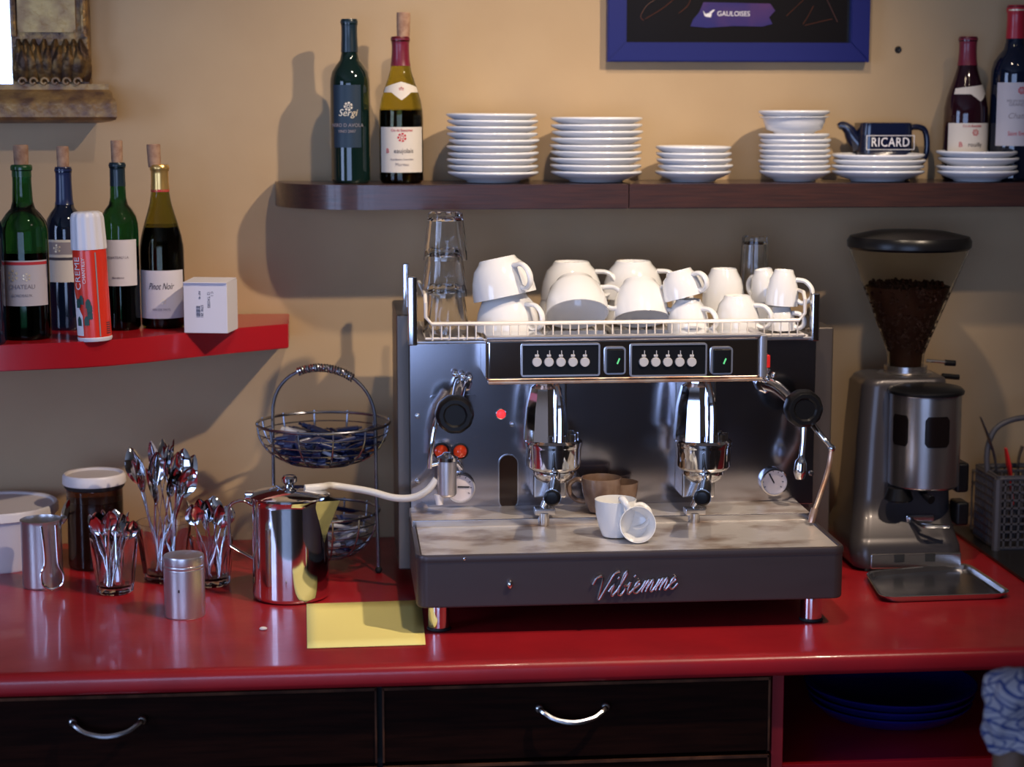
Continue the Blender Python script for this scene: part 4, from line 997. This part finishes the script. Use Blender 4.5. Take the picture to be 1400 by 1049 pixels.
z_ = lambda y: at(1241, y, YH).z
hop = gp('hopper', lathe(nb(), [(24/sH, z_(501)), (26/sH, z_(480)), (79/sH, z_(345)), (80/sH, z_(336)), (77.5/sH, z_(336)), (76.5/sH, z_(345)), (23.8/sH, z_(480)), (22/sH, z_(501))], 48, T((hc.x, YH, 0))), 'hopper')
gp('hopper_lid', lathe(nb(), [(0, z_(340)), (80/sH, z_(340)), (83/sH, z_(337)), (83.5/sH, z_(329)), (80/sH, z_(323)), (50/sH, z_(316)), (0, z_(313))], 48, T((hc.x, YH, 0))), 'black')
bn = nb(); zb_ = z_(391); lathe(bn, [(0, z_(500)), (21/sH, z_(500)), (22.5/sH, z_(480)), (57/sH, zb_), (0, zb_+.004)], 40, T((hc.x, YH, 0)))
be = gp('bean_fill', bn, 'beans')
bs = nb()
for k in range(150):
    a_ = random.uniform(0, 2*PI); q_ = math.sqrt(random.random())*54/sH
    sphere(bs, (0, 0, 0), .0042, 6, 4, (1.4, 1, .8), m=T((hc.x+q_*math.cos(a_), YH+q_*math.sin(a_), zb_+random.uniform(0, .005))) @ Euler((random.random()*3, random.random()*3, random.random()*3)).to_matrix().to_4x4())
for k in range(260):
    v_ = random.random(); zz = z_(480)+(zb_-z_(480))*v_; rr2 = (22.5+(57-22.5)*v_)/sH; a_ = random.uniform(PI*.9, PI*2.1)
    sphere(bs, (0, 0, 0), .0040, 6, 4, (1.4, 1, .8), m=T((hc.x+rr2*math.cos(a_), YH+rr2*math.sin(a_), zz)) @ Euler((random.random()*3, random.random()*3, random.random()*3)).to_matrix().to_4x4())
gp('coffee_beans', bs, 'beans', kind='stuff')
gp('adjusting_collar', lathe(nb(), [(0, z_(517)), (40/sH, z_(517)), (40/sH, z_(511)), (36/sH, z_(508)), (29/sH, z_(507)), (29/sH, z_(499)), (0, z_(499))], 60, T((hc.x, YH, 0)), flutes=30, fd=.012), 'grindsteel')
l1 = gp('adjusting_lever', tube(nb(), [at(1266, 493, YH), at(1298, 496, YH)], .003, 8), 'chrome2')
gp('lever_grip', tube(nb(), [at(1292, 496, YH), at(1306, 497, YH)], .0055, 10), 'black', parent=l1)
gp('grip', tube(nb(), [at(1288, 514, YH), at(1311, 516, YH)], .005, 10), 'black')
# tray in front of the grinder
A_, B_, C_, D_ = on(1182, 790), on(1204, 826), on(1385, 820), on(1322, 778)
gt = nb()
def q4(k, z):
    c = (A_+B_+C_+D_)/4; pts = []
    P4 = [A_, B_, C_, D_]
    for i in range(4):
        p, n1, n0 = P4[i], P4[(i+1) % 4], P4[i-1]
        for t in range(6):
            u = t/5; a = p+(n0-p).normalized()*.03; b = p+(n1-p).normalized()*.03
            w_ = a*(1-u)**2+p*2*u*(1-u)+b*u*u; w_ = c+(w_-c)*k; pts.append((w_.x, w_.y, z))
    return pts
loft(gt, [q4(.93, .9006), q4(.95, .9015), q4(1.0, .910), q4(1.01, .9112), q4(1.0, .9120), q4(.955, .9105), q4(.93, .9035), q4(.90, .9030)], True, True)
o = obj('grounds_tray', gt, 'chrome2', origin=(B_.x+.05, B_.y+.06, .9)); setp(o, 'shallow steel tray stained with coffee in front of the grinder', 'tray')

# ------------------------------------------------------------------ drainer and cutlery basket at right
e0, e1 = on(1322, 742), on(1412, 806)
dg = nb(); pts = [(e0.x, e0.y), (e1.x, e1.y), (e1.x+.6, e1.y), (e1.x+.6, -.03), (e0.x, -.03)]
prism(dg, pts, .9005, .906, bev=.002)
o = obj('draining_board', dg, 'drain', origin=(e0.x+.2, -.15, .9)); setp(o, 'dark steel draining board at the right end of the worktop', 'draining board')
p0 = on(1372, 752, .906)
cb = thing('cutlery_basket', 'grey plastic cutlery basket with arched handle on the draining board', 'cutlery basket', (p0.x+.06, p0.y+.06, .906))
bz = at(1372, 655, p0.y).z-.906; wN = .075; dN = .06
def grid(bm, m, w, h, nx, nz, t=.0035):
    for i in range(nx+1): box(bm, w*i/nx-t/2, w*i/nx+t/2, -.002, .002, 0, h, m=m)
    for i in range(nz+1): box(bm, 0, w, -.002, .002, h*i/nz-t/2, h*i/nz+t/2, m=m)
for (mm_, w_) in ((T((-wN, -dN, .004)), 2*wN), (T((-wN, -dN, .004)) @ Matrix.Rotation(PI/2, 4, 'Z'), 2*dN), (T((wN, -dN, .004)) @ Matrix.Rotation(PI/2, 4, 'Z'), 2*dN), (T((-wN, dN, .004)), 2*wN), (T((-wN, 0, .004)), 2*wN)):
    b = nb(); grid(b, mm_, w_, bz, max(6, int(w_/.013)), 9)
    obj('basket_wall', b, 'greyplastic', cb, smooth=0)
obj('basket_floor', box(nb(), -wN, wN, -dN, dN, 0, .005), 'greyplastic', cb, smooth=0)
obj('basket_rim', tube(nb(), [(x, y, bz) for x, y in rrect(-wN, wN, -dN, dN, .01)], .004, 8, closed=True), 'greyplastic', cb)
obj('corner_post', tube(nb(), [(-wN, -dN, 0), (-wN, -dN, bz)], .008, 8), 'greyplastic', cb)
hz = at(1385, 573, p0.y+dN).z-.906
obj('handle', tube(nb(), [(-wN, 0, bz), (-wN-.002, 0, hz*.75), (-wN+.012, 0, hz*.92), (-wN+.05, 0, hz), (wN-.05, 0, hz), (wN-.012, 0, hz*.92), (wN+.002, 0, hz*.75), (wN, 0, bz)], .0055, 10, sm=4), 'greyplastic', cb)
def stick(name, pts, r, m, label, cat, flat=.4):
    o = obj(name, tube(nb(), pts, r, 10, sm=4, flat=flat), m, origin=Vector(pts[0])); return setp(o, label, cat)
yy = p0.y+.05
stick('spatula', [at(1385, 690, yy), at(1382, 655, yy), at(1379, 635, yy), at(1375, 613, yy)], [.004, .007, .011, .006], 'redplastic', 'red plastic utensil standing in the grey cutlery basket', 'utensil')
stick('table_knife', [(cb.location.x-.055, yy-.02, .915), at(1362, 640, yy), at(1352, 600, yy), at(1340, 570, yy)], [.004, .005, .007, .004], 'wire', 'dark knife leaning out of the left end of the cutlery basket', 'knife')
stick('table_fork', [(cb.location.x+.01, yy+.03, .915), at(1392, 640, yy+.03), at(1398, 610, yy+.03)], [.004, .005, .007], 'wire', 'dark fork handle in the cutlery basket beside the red utensil', 'fork')
rk = thing('wire_rack', 'small dark wire rack on the draining board left of the cutlery basket', 'rack', (at(1352, 700, -.12).x, -.12, .906))
rb_ = nb(); x_0, x_1 = at(1340, 700, -.12).x, at(1378, 700, -.12).x
for k in range(7): 
    xx = x_0+(x_1-x_0)*k/6; tube(rb_, [(xx, -.16, .908), (xx, -.16, at(1350, 650, -.12).z), (xx, -.07, at(1350, 650, -.12).z), (xx, -.07, .908)], .002, 6)
for zz in (.909, 1.0, at(1350, 650, -.12).z): tube(rb_, [(x_0, -.16, zz), (x_1, -.16, zz), (x_1, -.07, zz), (x_0, -.07, zz)], .0025, 6, closed=True)
obj('rack_wires', rb_, 'greyplastic', rk, world=True)

# ------------------------------------------------------------------ left end: tub, jar, jug, shaker
c = on(-22, 800); Rt = .105
tb_ = thing('plastic_tub', 'large white plastic tub with lid cut off by the left picture edge', 'tub', (c.x, c.y+.16, .9))
zt_ = at(-22, 712, c.y+.16-Rt).z-.9
obj('tub_body', lathe(nb(), [(0, 0), (Rt*.8, 0), (Rt*.83, .004), (Rt*.97, zt_-.006), (0, zt_-.006)], 56), 'tub', tb_)
obj('tub_lid', lathe(nb(), [(Rt*1.0, zt_-.008), (Rt*1.03, zt_-.006), (Rt*1.03, zt_+.006), (Rt*1.0, zt_+.010), (Rt*.95, zt_+.009), (Rt*.93, zt_+.006), (0, zt_+.006)], 64), 'lidw', tb_)
c = on(128, 782); Rj = .050
jr = thing('storage_jar', 'dark jar with white lid behind the spoon glass at the left', 'jar', (c.x, c.y+Rj, .9))
zj = at(126, 668, c.y).z-.9
obj('jar_contents', lathe(nb(), [(0, .004), (Rj*.92, .004), (Rj*.93, zj*.80), (0, zj*.80)], 40), 'jarbrown', jr)
obj('jar_glass', lathe(nb(), [(0, 0), (Rj*.95, 0), (Rj, .006), (Rj, zj*.93), (Rj*.94, zj), (0, zj)], 48), mat('amber_jar_glass', (.16, .06, .03), .05, trans=.9), jr)
obj('jar_seal', lathe(nb(), [(Rj*1.02, zj-.008), (Rj*1.07, zj-.005), (Rj*1.07, zj+.001), (0, zj+.001)], 48), 'blackrub', jr)
obj('jar_lid', lathe(nb(), [(Rj*1.1, zj), (Rj*1.13, zj+.002), (Rj*1.12, zj+.015), (Rj*1.05, zj+.019), (Rj*.98, zj+.018), (Rj*.94, zj+.015), (0, zj+.015)], 56), 'lidw', jr)
c = on(55, 808); Rc_ = .0345
mj = thing('milk_jug', 'small steel milk jug with wire loop handle facing front at the left', 'milk jug', (c.x, c.y+Rc_, .9))
hj = at(52, 716, c.y).z-.9
obj('jug_body', lathe(nb(), [(0, 0), (Rc_*.95, 0), (Rc_, .004), (Rc_, hj-.006), (Rc_*1.04, hj), (Rc_*1.0, hj+.001), (Rc_*.96, hj-.006), (Rc_*.96, .004), (0, .003)], 44), 'steel', mj)
yh = c.y-.006
hp = [at(56, 720, yh), at(60, 750, yh), at(61, 772, yh), at(56, 786, yh), at(59, 800, yh), at(71, 806, yh), at(85, 799, yh), at(87, 786, yh), at(80, 772, yh), at(78, 750, yh), at(76, 718, yh)]
obj('handle', tube(nb(), hp, .0022, 8, sm=4), 'chrome', mj, world=True)
def spoon_mesh(L=.135, r=.0155):
    b = nb()
    # handle: flattened tube widening at its tail (z=0), bowl centred near z=L
    tube(b, [(0, 0, 0), (0, .001, L*.12), (0, .003, L*.4), (0, .002, L*.68), (0, 0, L*.80)], [.0042, .0050, .0026, .0018, .0022], 8, sm=4, flat=.32, up=(0, 1, 0))
    n = 14; rings = []
    for i in range(n+1):
        u = i/n; z = L*.76+(L*.30)*u; w = r*math.sin(PI*min(max(u*.94+.05, 0), 1))**.72
        rings.append((z, w))
    for side in (0, 1):
        R2 = []
        for z, w in rings:
            R2.append([b.verts.new((w*s, (.0058*(1-s*s)*(w/r))+side*.0009-.0004, z)) for s in (-1, -.66, -.33, 0, .33, .66, 1)])
        for A, B in zip(R2, R2[1:]):
            for i in range(6): b.faces.new((A[i], A[i+1], B[i+1], B[i]) if side else (A[i], B[i], B[i+1], A[i+1]))
    return b
sb = spoon_mesh(); bmesh.ops.remove_doubles(sb, verts=sb.verts, dist=1e-5); bmesh.ops.recalc_face_normals(sb, faces=sb.faces)
SPM = bpy.data.meshes.new('teaspoon'); sb.to_mesh(SPM); sb.free(); SPM.materials.append(M['chrome']); SPM.polygons.foreach_set('use_smooth', [True]*len(SPM.polygons))
def spoon(base, tip, twist, label, group, sc=1.0):
    d_ = Vector(tip)-Vector(base)
    q_ = d_.to_track_quat('Z', 'Y').to_matrix().to_4x4() @ Matrix.Rotation(twist, 4, 'Z')
    o = bpy.data.objects.new('teaspoon', SPM); COL.objects.link(o); o.location = base; o.rotation_euler = q_.to_euler()
    s = d_.length/(.135*1.06); o.scale = (min(s, 1.15)*sc, min(s, 1.15)*sc, s)
    return setp(o, label, 'spoon', group)
spoon((mj.location.x+.004, mj.location.y, .906), at(95, 683, mj.location.y-.01), .6, 'teaspoon sticking out of the small steel milk jug', None)
# glass with spoons in front
c = on(155, 816); g1 = Vector((c.x, c.y+.030, .9))
tumbler(g1, .0405, .030, at(155, 742, g1.y-.0405).z-.9+.003, 'faceted glass tumbler full of teaspoons in front of the dark jar', None)
for k, (tx, ty, dy) in enumerate(((122, 703, .01), (131, 700, -.02), (140, 697, .0), (149, 699, -.025), (157, 696, .01), (166, 702, -.02), (174, 706, .0), (183, 712, -.01), (145, 704, .025), (162, 706, .028), (176, 700, .024), (130, 706, -.03))):
    bx_ = g1.x+random.uniform(-.017, .017)
    spoon((bx_, g1.y-dy*.5, .912), at(tx, ty, g1.y+dy), random.uniform(-1.2, 1.2), 'teaspoon standing bowl up in the glass tumbler before the dark jar', 'teaspoons in the front glass', 1.0)
# two glasses of long spoons behind
c = on(228, 792); g2 = Vector((at(226, 790, -.30).x, -.30, .9)); g3 = Vector((at(290, 790, -.34).x, -.34, .9))
tumbler(g2, .048, .036, .105, 'tall glass of cutlery behind the aluminium shaker, left of the two', None)
tumbler(g3, .038, .030, .085, 'glass of cutlery next to the steel coffee pot, right of the two', None)
for k, (tx, ty, dy) in enumerate(((177, 612, .0), (189, 628, -.02), (206, 603, .0), (214, 618, -.03), (222, 600, .01), (231, 608, .0), (238, 600, .02), (208, 655, -.035), (243, 618, -.02), (252, 613, .0), (258, 625, .02), (262, 640, -.01), (266, 622, .01), (250, 632, .03), (240, 640, -.03), (200, 640, .03))):
    bx_ = g2.x+random.uniform(-.02, .02)
    spoon((bx_, g2.y-dy*.5, .914), at(tx, ty, g2.y+dy), random.uniform(-1.3, 1.3), 'long spoon standing bowl up in the left of the two rear cutlery glasses', 'spoons in the left rear glass', 1.05)
for k, (tx, ty, dy) in enumerate(((262, 690, -.03), (272, 682, -.01), (283, 684, -.03), (292, 678, .02), (300, 690, -.02), (308, 695, .0), (278, 698, -.035), (255, 685, .01), (313, 690, .02))):
    bx_ = g3.x+random.uniform(-.017, .017)
    spoon((bx_, g3.y-dy*.4, .912), at(tx, ty, g3.y+dy), random.uniform(-1.3, 1.3), 'teaspoon standing bowl up in the right of the two rear cutlery glasses', 'spoons in the right rear glass', 1.0)
# shaker
c = on(251, 849); Rs = 28.5/(FPX/3.03)
sk = thing('cocoa_shaker', 'matt aluminium cocoa shaker with screw lid at the front of the worktop', 'shaker', (c.x, c.y+Rs, .9))
hs = at(251, 765, c.y).z-.9
obj('shaker_body', lathe(nb(), [(0, 0), (Rs*.96, 0), (Rs, .003), (Rs, hs-.022), (Rs*.96, hs-.020), (0, hs-.020)], 44), 'alu', sk)
obj('shaker_lid', lathe(nb(), [(Rs*.96, hs-.021), (Rs*1.0, hs-.019), (Rs*1.0, hs-.016), (Rs*.975, hs-.0145), (Rs*1.0, hs-.013), (Rs*1.0, hs-.003), (Rs*.97, hs), (Rs*.5, hs+.003), (0, hs+.004)], 44), 'alu', sk)
obj('dent', box(nb(), -.008, -.005, -Rs-.0004, -Rs+.003, hs*.45, hs*.50, .0008), 'ink', sk)
# coffee pot
c = on(397, 829); Rk = 54/(FPX/3.14); kc = Vector((c.x, c.y+Rk, .9)); hk = at(397, 690, c.y).z-.9
kt = thing('coffee_pot', 'polished steel coffee pot with hinged lid, handle to the left, beside the yellow paper', 'coffee pot', kc)
obj('pot_body', lathe(nb(), [(0, .002), (Rk*.90, 0), (Rk*.97, .003), (Rk, .009), (Rk*.985, hk*.5), (Rk*.97, hk*.93), (Rk*1.0, hk-.003), (Rk*1.02, hk), (Rk*.96, hk+.001), (Rk*.94, hk-.004), (0, hk-.004)], 56), 'chrome', kt)
ld = obj('lid', lathe(nb(), [(Rk*1.0, hk), (Rk*1.04, hk+.001), (Rk*1.04, hk+.004), (Rk*.9, hk+.009), (Rk*.5, hk+.015), (0, hk+.017)], 56), 'chrome', kt)
obj('lid_knob', lathe(nb(), [(0, hk+.014), (.009, hk+.015), (.0075, hk+.021), (.013, hk+.026), (.0135, hk+.032), (.010, hk+.036), (0, hk+.037)], 24), 'chrome', ld)
obj('hinge', box(nb(), -Rk*1.06-.006, -Rk*.9, -.010, .010, hk-.002, hk+.010, .003), 'chrome', kt)
obj('handle', tube(nb(), [(-Rk*.95, -.005, hk-.012), (-Rk-.012, -.005, hk-.004), (-Rk-.030, -.005, hk-.008), (-Rk-.036, -.005, hk-.022), (-Rk-.036, -.005, hk-.075), (-Rk-.030, -.005, hk-.085), (-Rk*.96, -.005, hk-.105)], .0065, 12, sm=3, flat=.45, up=(1, 0, 0)), 'chrome', kt)
sv = nb(); n_ = 8
A1 = [sv.verts.new((Rk*.80+.0*i, -.028+.056*i/n_, hk-.075+.0)) for i in range(n_+1)]
rows = []
for k in range(7):
    u = k/6; z = hk-.075+.075*u; w_ = .004+.022*u; pr_ = .002+.030*u**1.2
    rows.append([sv.verts.new((math.sqrt(max(Rk*Rk-(w_*s)**2, 0))*.985-.002+pr_*(1-abs(s)), w_*s, z)) for s in [-1+2*i/n_ for i in range(n_+1)]])
bmesh.ops.delete(sv, geom=A1, context='VERTS')
for A, B in zip(rows, rows[1:]):
    for i in range(n_): sv.faces.new((A[i], A[i+1], B[i+1], B[i]))
bmesh.ops.solidify(sv, geom=sv.faces[:], thickness=.0012)
bmesh.ops.rotate(sv, verts=sv.verts, cent=(0, 0, 0), matrix=Matrix.Rotation(-.45, 3, 'Z'))
obj('pot_spout', sv, 'chrome', kt)
# hose
hs_ = [at(452, 664, -.40), at(475, 667, -.40), at(505, 672, -.415), at(540, 681, -.44), at(566, 680, -.455), at(585, 670, -.465), at(597, 655, -.468)]
hs_ = [Vector((kc.x+Rk*.4, kc.y-.01, .9+hk+.016)), Vector((kc.x+Rk*.85, kc.y, .9+hk+.016))]+hs_
o = obj('milk_hose', tube(nb(), hs_, .0062, 12, sm=6), 'hose', origin=hs_[0]); setp(o, 'pale plastic hose running from the machine frother to the steel coffee pot', 'hose')
# paper, crumb
A_ = [on(419, 827), on(576, 822), on(582, 883), on(420, 888)]
pb = nb(); N = 10; vs = []
for i in range(N+1):
    u = i/N; vs.append([pb.verts.new(A_[0].lerp(A_[1], u).lerp(A_[3].lerp(A_[2], u), v/6)+Vector((0, 0, .0018+.0015*math.sin(u*PI)*math.sin(v/6*PI)))) for v in range(7)])
for A, B in zip(vs, vs[1:]):
    for i in range(6): pb.faces.new((A[i], A[i+1], B[i+1], B[i]))
o = obj('paper_sheet', pb, 'paper', origin=on(500, 855), wn=False); m_ = o.modifiers.new('thickness', 'SOLIDIFY'); m_.thickness = .0005; setp(o, 'yellow sheet of paper on the worktop at the machine front left foot', 'paper')
o = obj('sugar_crumb', sphere(nb(), (0, 0, .003), .005, 8, 5, (1.3, .9, .6)), 'whitechip', origin=None); o.location = on(360, 862); setp(o, 'small white crumb on the red worktop before the coffee pot', 'crumb')

# ------------------------------------------------------------------ two-tier wire basket
fb = on(527, 776); 
bc_ = Vector((at(443, 640, -.235).x, -.235, .9)); RB = .118
wbk = thing('wire_basket', 'two-tier dark wire basket with coil-wrapped arched handle behind the coffee pot', 'wire basket', bc_)
zr1 = at(443, 578, bc_.y).z-.9; zb1_ = at(443, 640, bc_.y-.03).z-.9
ang = -.5
def pol(r, a, z): return (r*math.cos(a), r*math.sin(a), z)
zt2 = at(440, 503, bc_.y).z-.9
ux = Vector((math.cos(ang), math.sin(ang), 0))
arc = []
rh = .104
for i in range(17):
    a_ = PI*i/16; arc.append(ux*(-rh*math.cos(a_))+Vector((0, 0, zr1+(zt2-zr1)*math.sin(a_)**.8)))
arc = [ux*(-rh-.002)+Vector((0, 0, .003)), ux*(-rh-.001)+Vector((0, 0, zr1*.5))]+arc+[ux*(rh+.001)+Vector((0, 0, zr1*.5)), ux*(rh+.004)+Vector((0, 0, .003))]
obj('arched_handle', tube(nb(), arc, .0032, 8, sm=2), 'wire', wbk)
cw = nb(); hpts = []
for i in range(400):
    t = .34+.36*i/400; a_ = PI*t; c0 = ux*(-rh*math.cos(a_))+Vector((0, 0, zr1+(zt2-zr1)*math.sin(a_)**.8))
    tn = (ux*(rh*math.sin(a_))+Vector((0, 0, (zt2-zr1)*.8*math.cos(a_)))).normalized(); n1 = tn.cross(ux.cross(Vector((0, 0, 1)))).normalized(); n2 = tn.cross(n1)
    ph = 2*PI*22*i/400; hpts.append(c0+(n1*math.cos(ph)+n2*math.sin(ph))*.0062)
obj('handle_coil', tube(cw, hpts, .0019, 5), 'chrome2', wbk)
for s in (-1, 1):
    obj('rubber_foot', sphere(nb(), ux*(s*(rh+.004))+Vector((0, 0, .006)), .0065, 10, 6), 'blackrub', wbk)
def wirebowl(rim, zr_, zb_, nm):
    rbw = obj(nm, tube(nb(), [pol(rim, 2*PI*i/40, zr_) for i in range(40)], .0028, 8, closed=True), 'wire', wbk)
    n = 7
    for k in range(1, n+1):
        t = k/(n+.6); r_ = rim*math.cos(t*PI/2)**.75; z_k = zr_-(zr_-zb_)*math.sin(t*PI/2)
        obj('bowl_ring', tube(nb(), [pol(r_, 2*PI*i/32, z_k) for i in range(32)], .0011, 5, closed=True), 'wire', rbw)
    for k in range(12):
        a_ = 2*PI*k/12+.15
        obj('bowl_rib', tube(nb(), [pol(rim*math.cos(t*PI/2)**.75 if t < 1 else .002, a_, zr_-(zr_-zb_)*math.sin(t*PI/2)+ (0 if t else .004)) for t in (0, .15, .3, .45, .6, .75, .9, 1)], .0018, 6, sm=2), 'wire', rbw)
    return rbw
wirebowl(RB, zr1, zb1_, 'upper_bowl')
zr2 = at(490, 697, bc_.y).z-.9; zb2 = .018
wirebowl(.098, zr2, zb2, 'lower_bowl')
# sugar packets
pkm = []
for mn in ('packblue', 'packblue', 'packwhite', 'packorange'):
    b = nb(); box(b, -.020, .020, -.008, .008, -.0035, .0035, .003, seg=2)
    for s in (-1, 1): box(b, s*.020 if s > 0 else -.026, .026 if s > 0 else -.020, -.0085, .0085, -.0006, .0006)
    bmesh.ops.recalc_face_normals(b, faces=b.faces); me = bpy.data.meshes.new('sugar_packet'); b.to_mesh(me); b.free(); me.materials.append(M[mn]); pkm.append(me)
def packets(n, R0, za, zb_, rim, zr_, label, group, wts):
    for k in range(n):
        v = (k+.5)/n; z = za+(zb_-za)*v
        t = min(max((zr_-z)/(zr_-za+.012), 0), .98); rmax = rim*math.cos(math.asin(t))**.75-.024
        rmax = max(rmax, .012)
        a_ = k*2.4+random.uniform(-.3, .3); r_ = rmax*math.sqrt(random.uniform(.25, 1) if k < n*.7 else random.random())
        o = bpy.data.objects.new('sugar_packet', random.choices(pkm, wts)[0]); COL.objects.link(o)
        o.location = bc_+Vector((r_*math.cos(a_), r_*math.sin(a_), z)); o.rotation_euler = (random.uniform(-.5, .5), random.uniform(-.4, .4), random.uniform(0, PI))
        col_ = {'packblue': 'dark blue', 'packwhite': 'pale', 'packorange': 'orange'}[[mn for mn in ('packblue', 'packwhite', 'packorange') if M[mn] == o.data.materials[0]][0]]
        setp(o, label % col_, 'sugar packet', group % col_)
packets(84, .1, zb1_+.012, zr1-.018, RB, zr1, '%s wrapped sugar packet in the upper bowl of the wire basket', '%s sugar packets in the upper bowl', (5, 4, 1.6, .25))
packets(40, .1, zb2+.014, zr2-.006, .098, zr2, '%s wrapped sugar packet in the lower bowl of the wire basket', '%s sugar packets in the lower bowl', (2, 1, 6, .3))

# ------------------------------------------------------------------ chair with towel, lower right, near the camera
YC = -1.30
pt = at(1372, 1022, YC); tw_t = at(1375, 915, YC)
ch = thing('wooden_chair', 'brown wooden chair at the lower right with a towel over its post', 'chair', (pt.x+.2, YC-.18, 0))
def cp(name, bm): return obj(name, bm, 'chairwood', ch, world=True)
cxl, cxr = pt.x+.012, pt.x+.40
for xx in (cxl, cxr):
    cp('back_post', tube(nb(), [(xx, YC+.02, 0), (xx, YC, .45), (xx, YC, tw_t.z-.03)], [.018, .020, .026], 14))
    cp('leg', tube(nb(), [(xx, YC-.38, 0), (xx, YC-.36, .44)], [.015, .02], 12))
cp('seat', box(nb(), cxl-.02, cxr+.02, YC-.39, YC+.02, .44, .47, .008))
for zz in (.62, .72): cp('back_rail', box(nb(), cxl, cxr, YC-.01, YC+.01, zz-.02, zz+.02, .004))
tw = nb(); ht = tw_t.z-pt.z; n1, n2 = 40, 26; uvl = tw.loops.layers.uv.new('UVMap'); grid_ = []
for i in range(n2+1):
    v = i/n2; row = []
    for k in range(n1):
        a_ = 2*PI*k/n1
        z = tw_t.z-ht*v; r_ = .044*min(1, math.sqrt(max(1-(1-min(v/.28, 1))**2, 0)))*(1.0-.35*max(0, v-.35))
        if v > .3: r_ = .044*(1-.35*(v-.35) if v > .35 else 1)
        r_ *= 1+.10*math.sin(3*a_+6*v)+.06*math.sin(7*a_-9*v+1)+.04*math.sin(11*a_+15*v)
        row.append(tw.verts.new((cxl+.004+r_*math.cos(a_)*1.05, YC+r_*math.sin(a_), z+.006*math.sin(4*a_+3*v)*v)))
    grid_.append(row)
for i in range(n2):
    for k in range(n1):
        f = tw.faces.new((grid_[i][k], grid_[i][(k+1) % n1], grid_[i+1][(k+1) % n1], grid_[i+1][k]))
        for lp, (uu, vv) in zip(f.loops, ((k, i), (k+1, i), (k+1, i+1), (k, i+1))): lp[uvl].uv = (uu/n1*1.6+.12*math.sin(vv*.5), vv/n2*.8+.05*math.sin(uu*.6))
bmesh.ops.solidify(tw, geom=tw.faces[:], thickness=-.003)
o = obj('tea_towel', tw, 'towel', origin=(cxl, YC, pt.z), smooth=80); setp(o, 'crumpled blue and white checked tea towel over the chair post at lower right', 'towel')
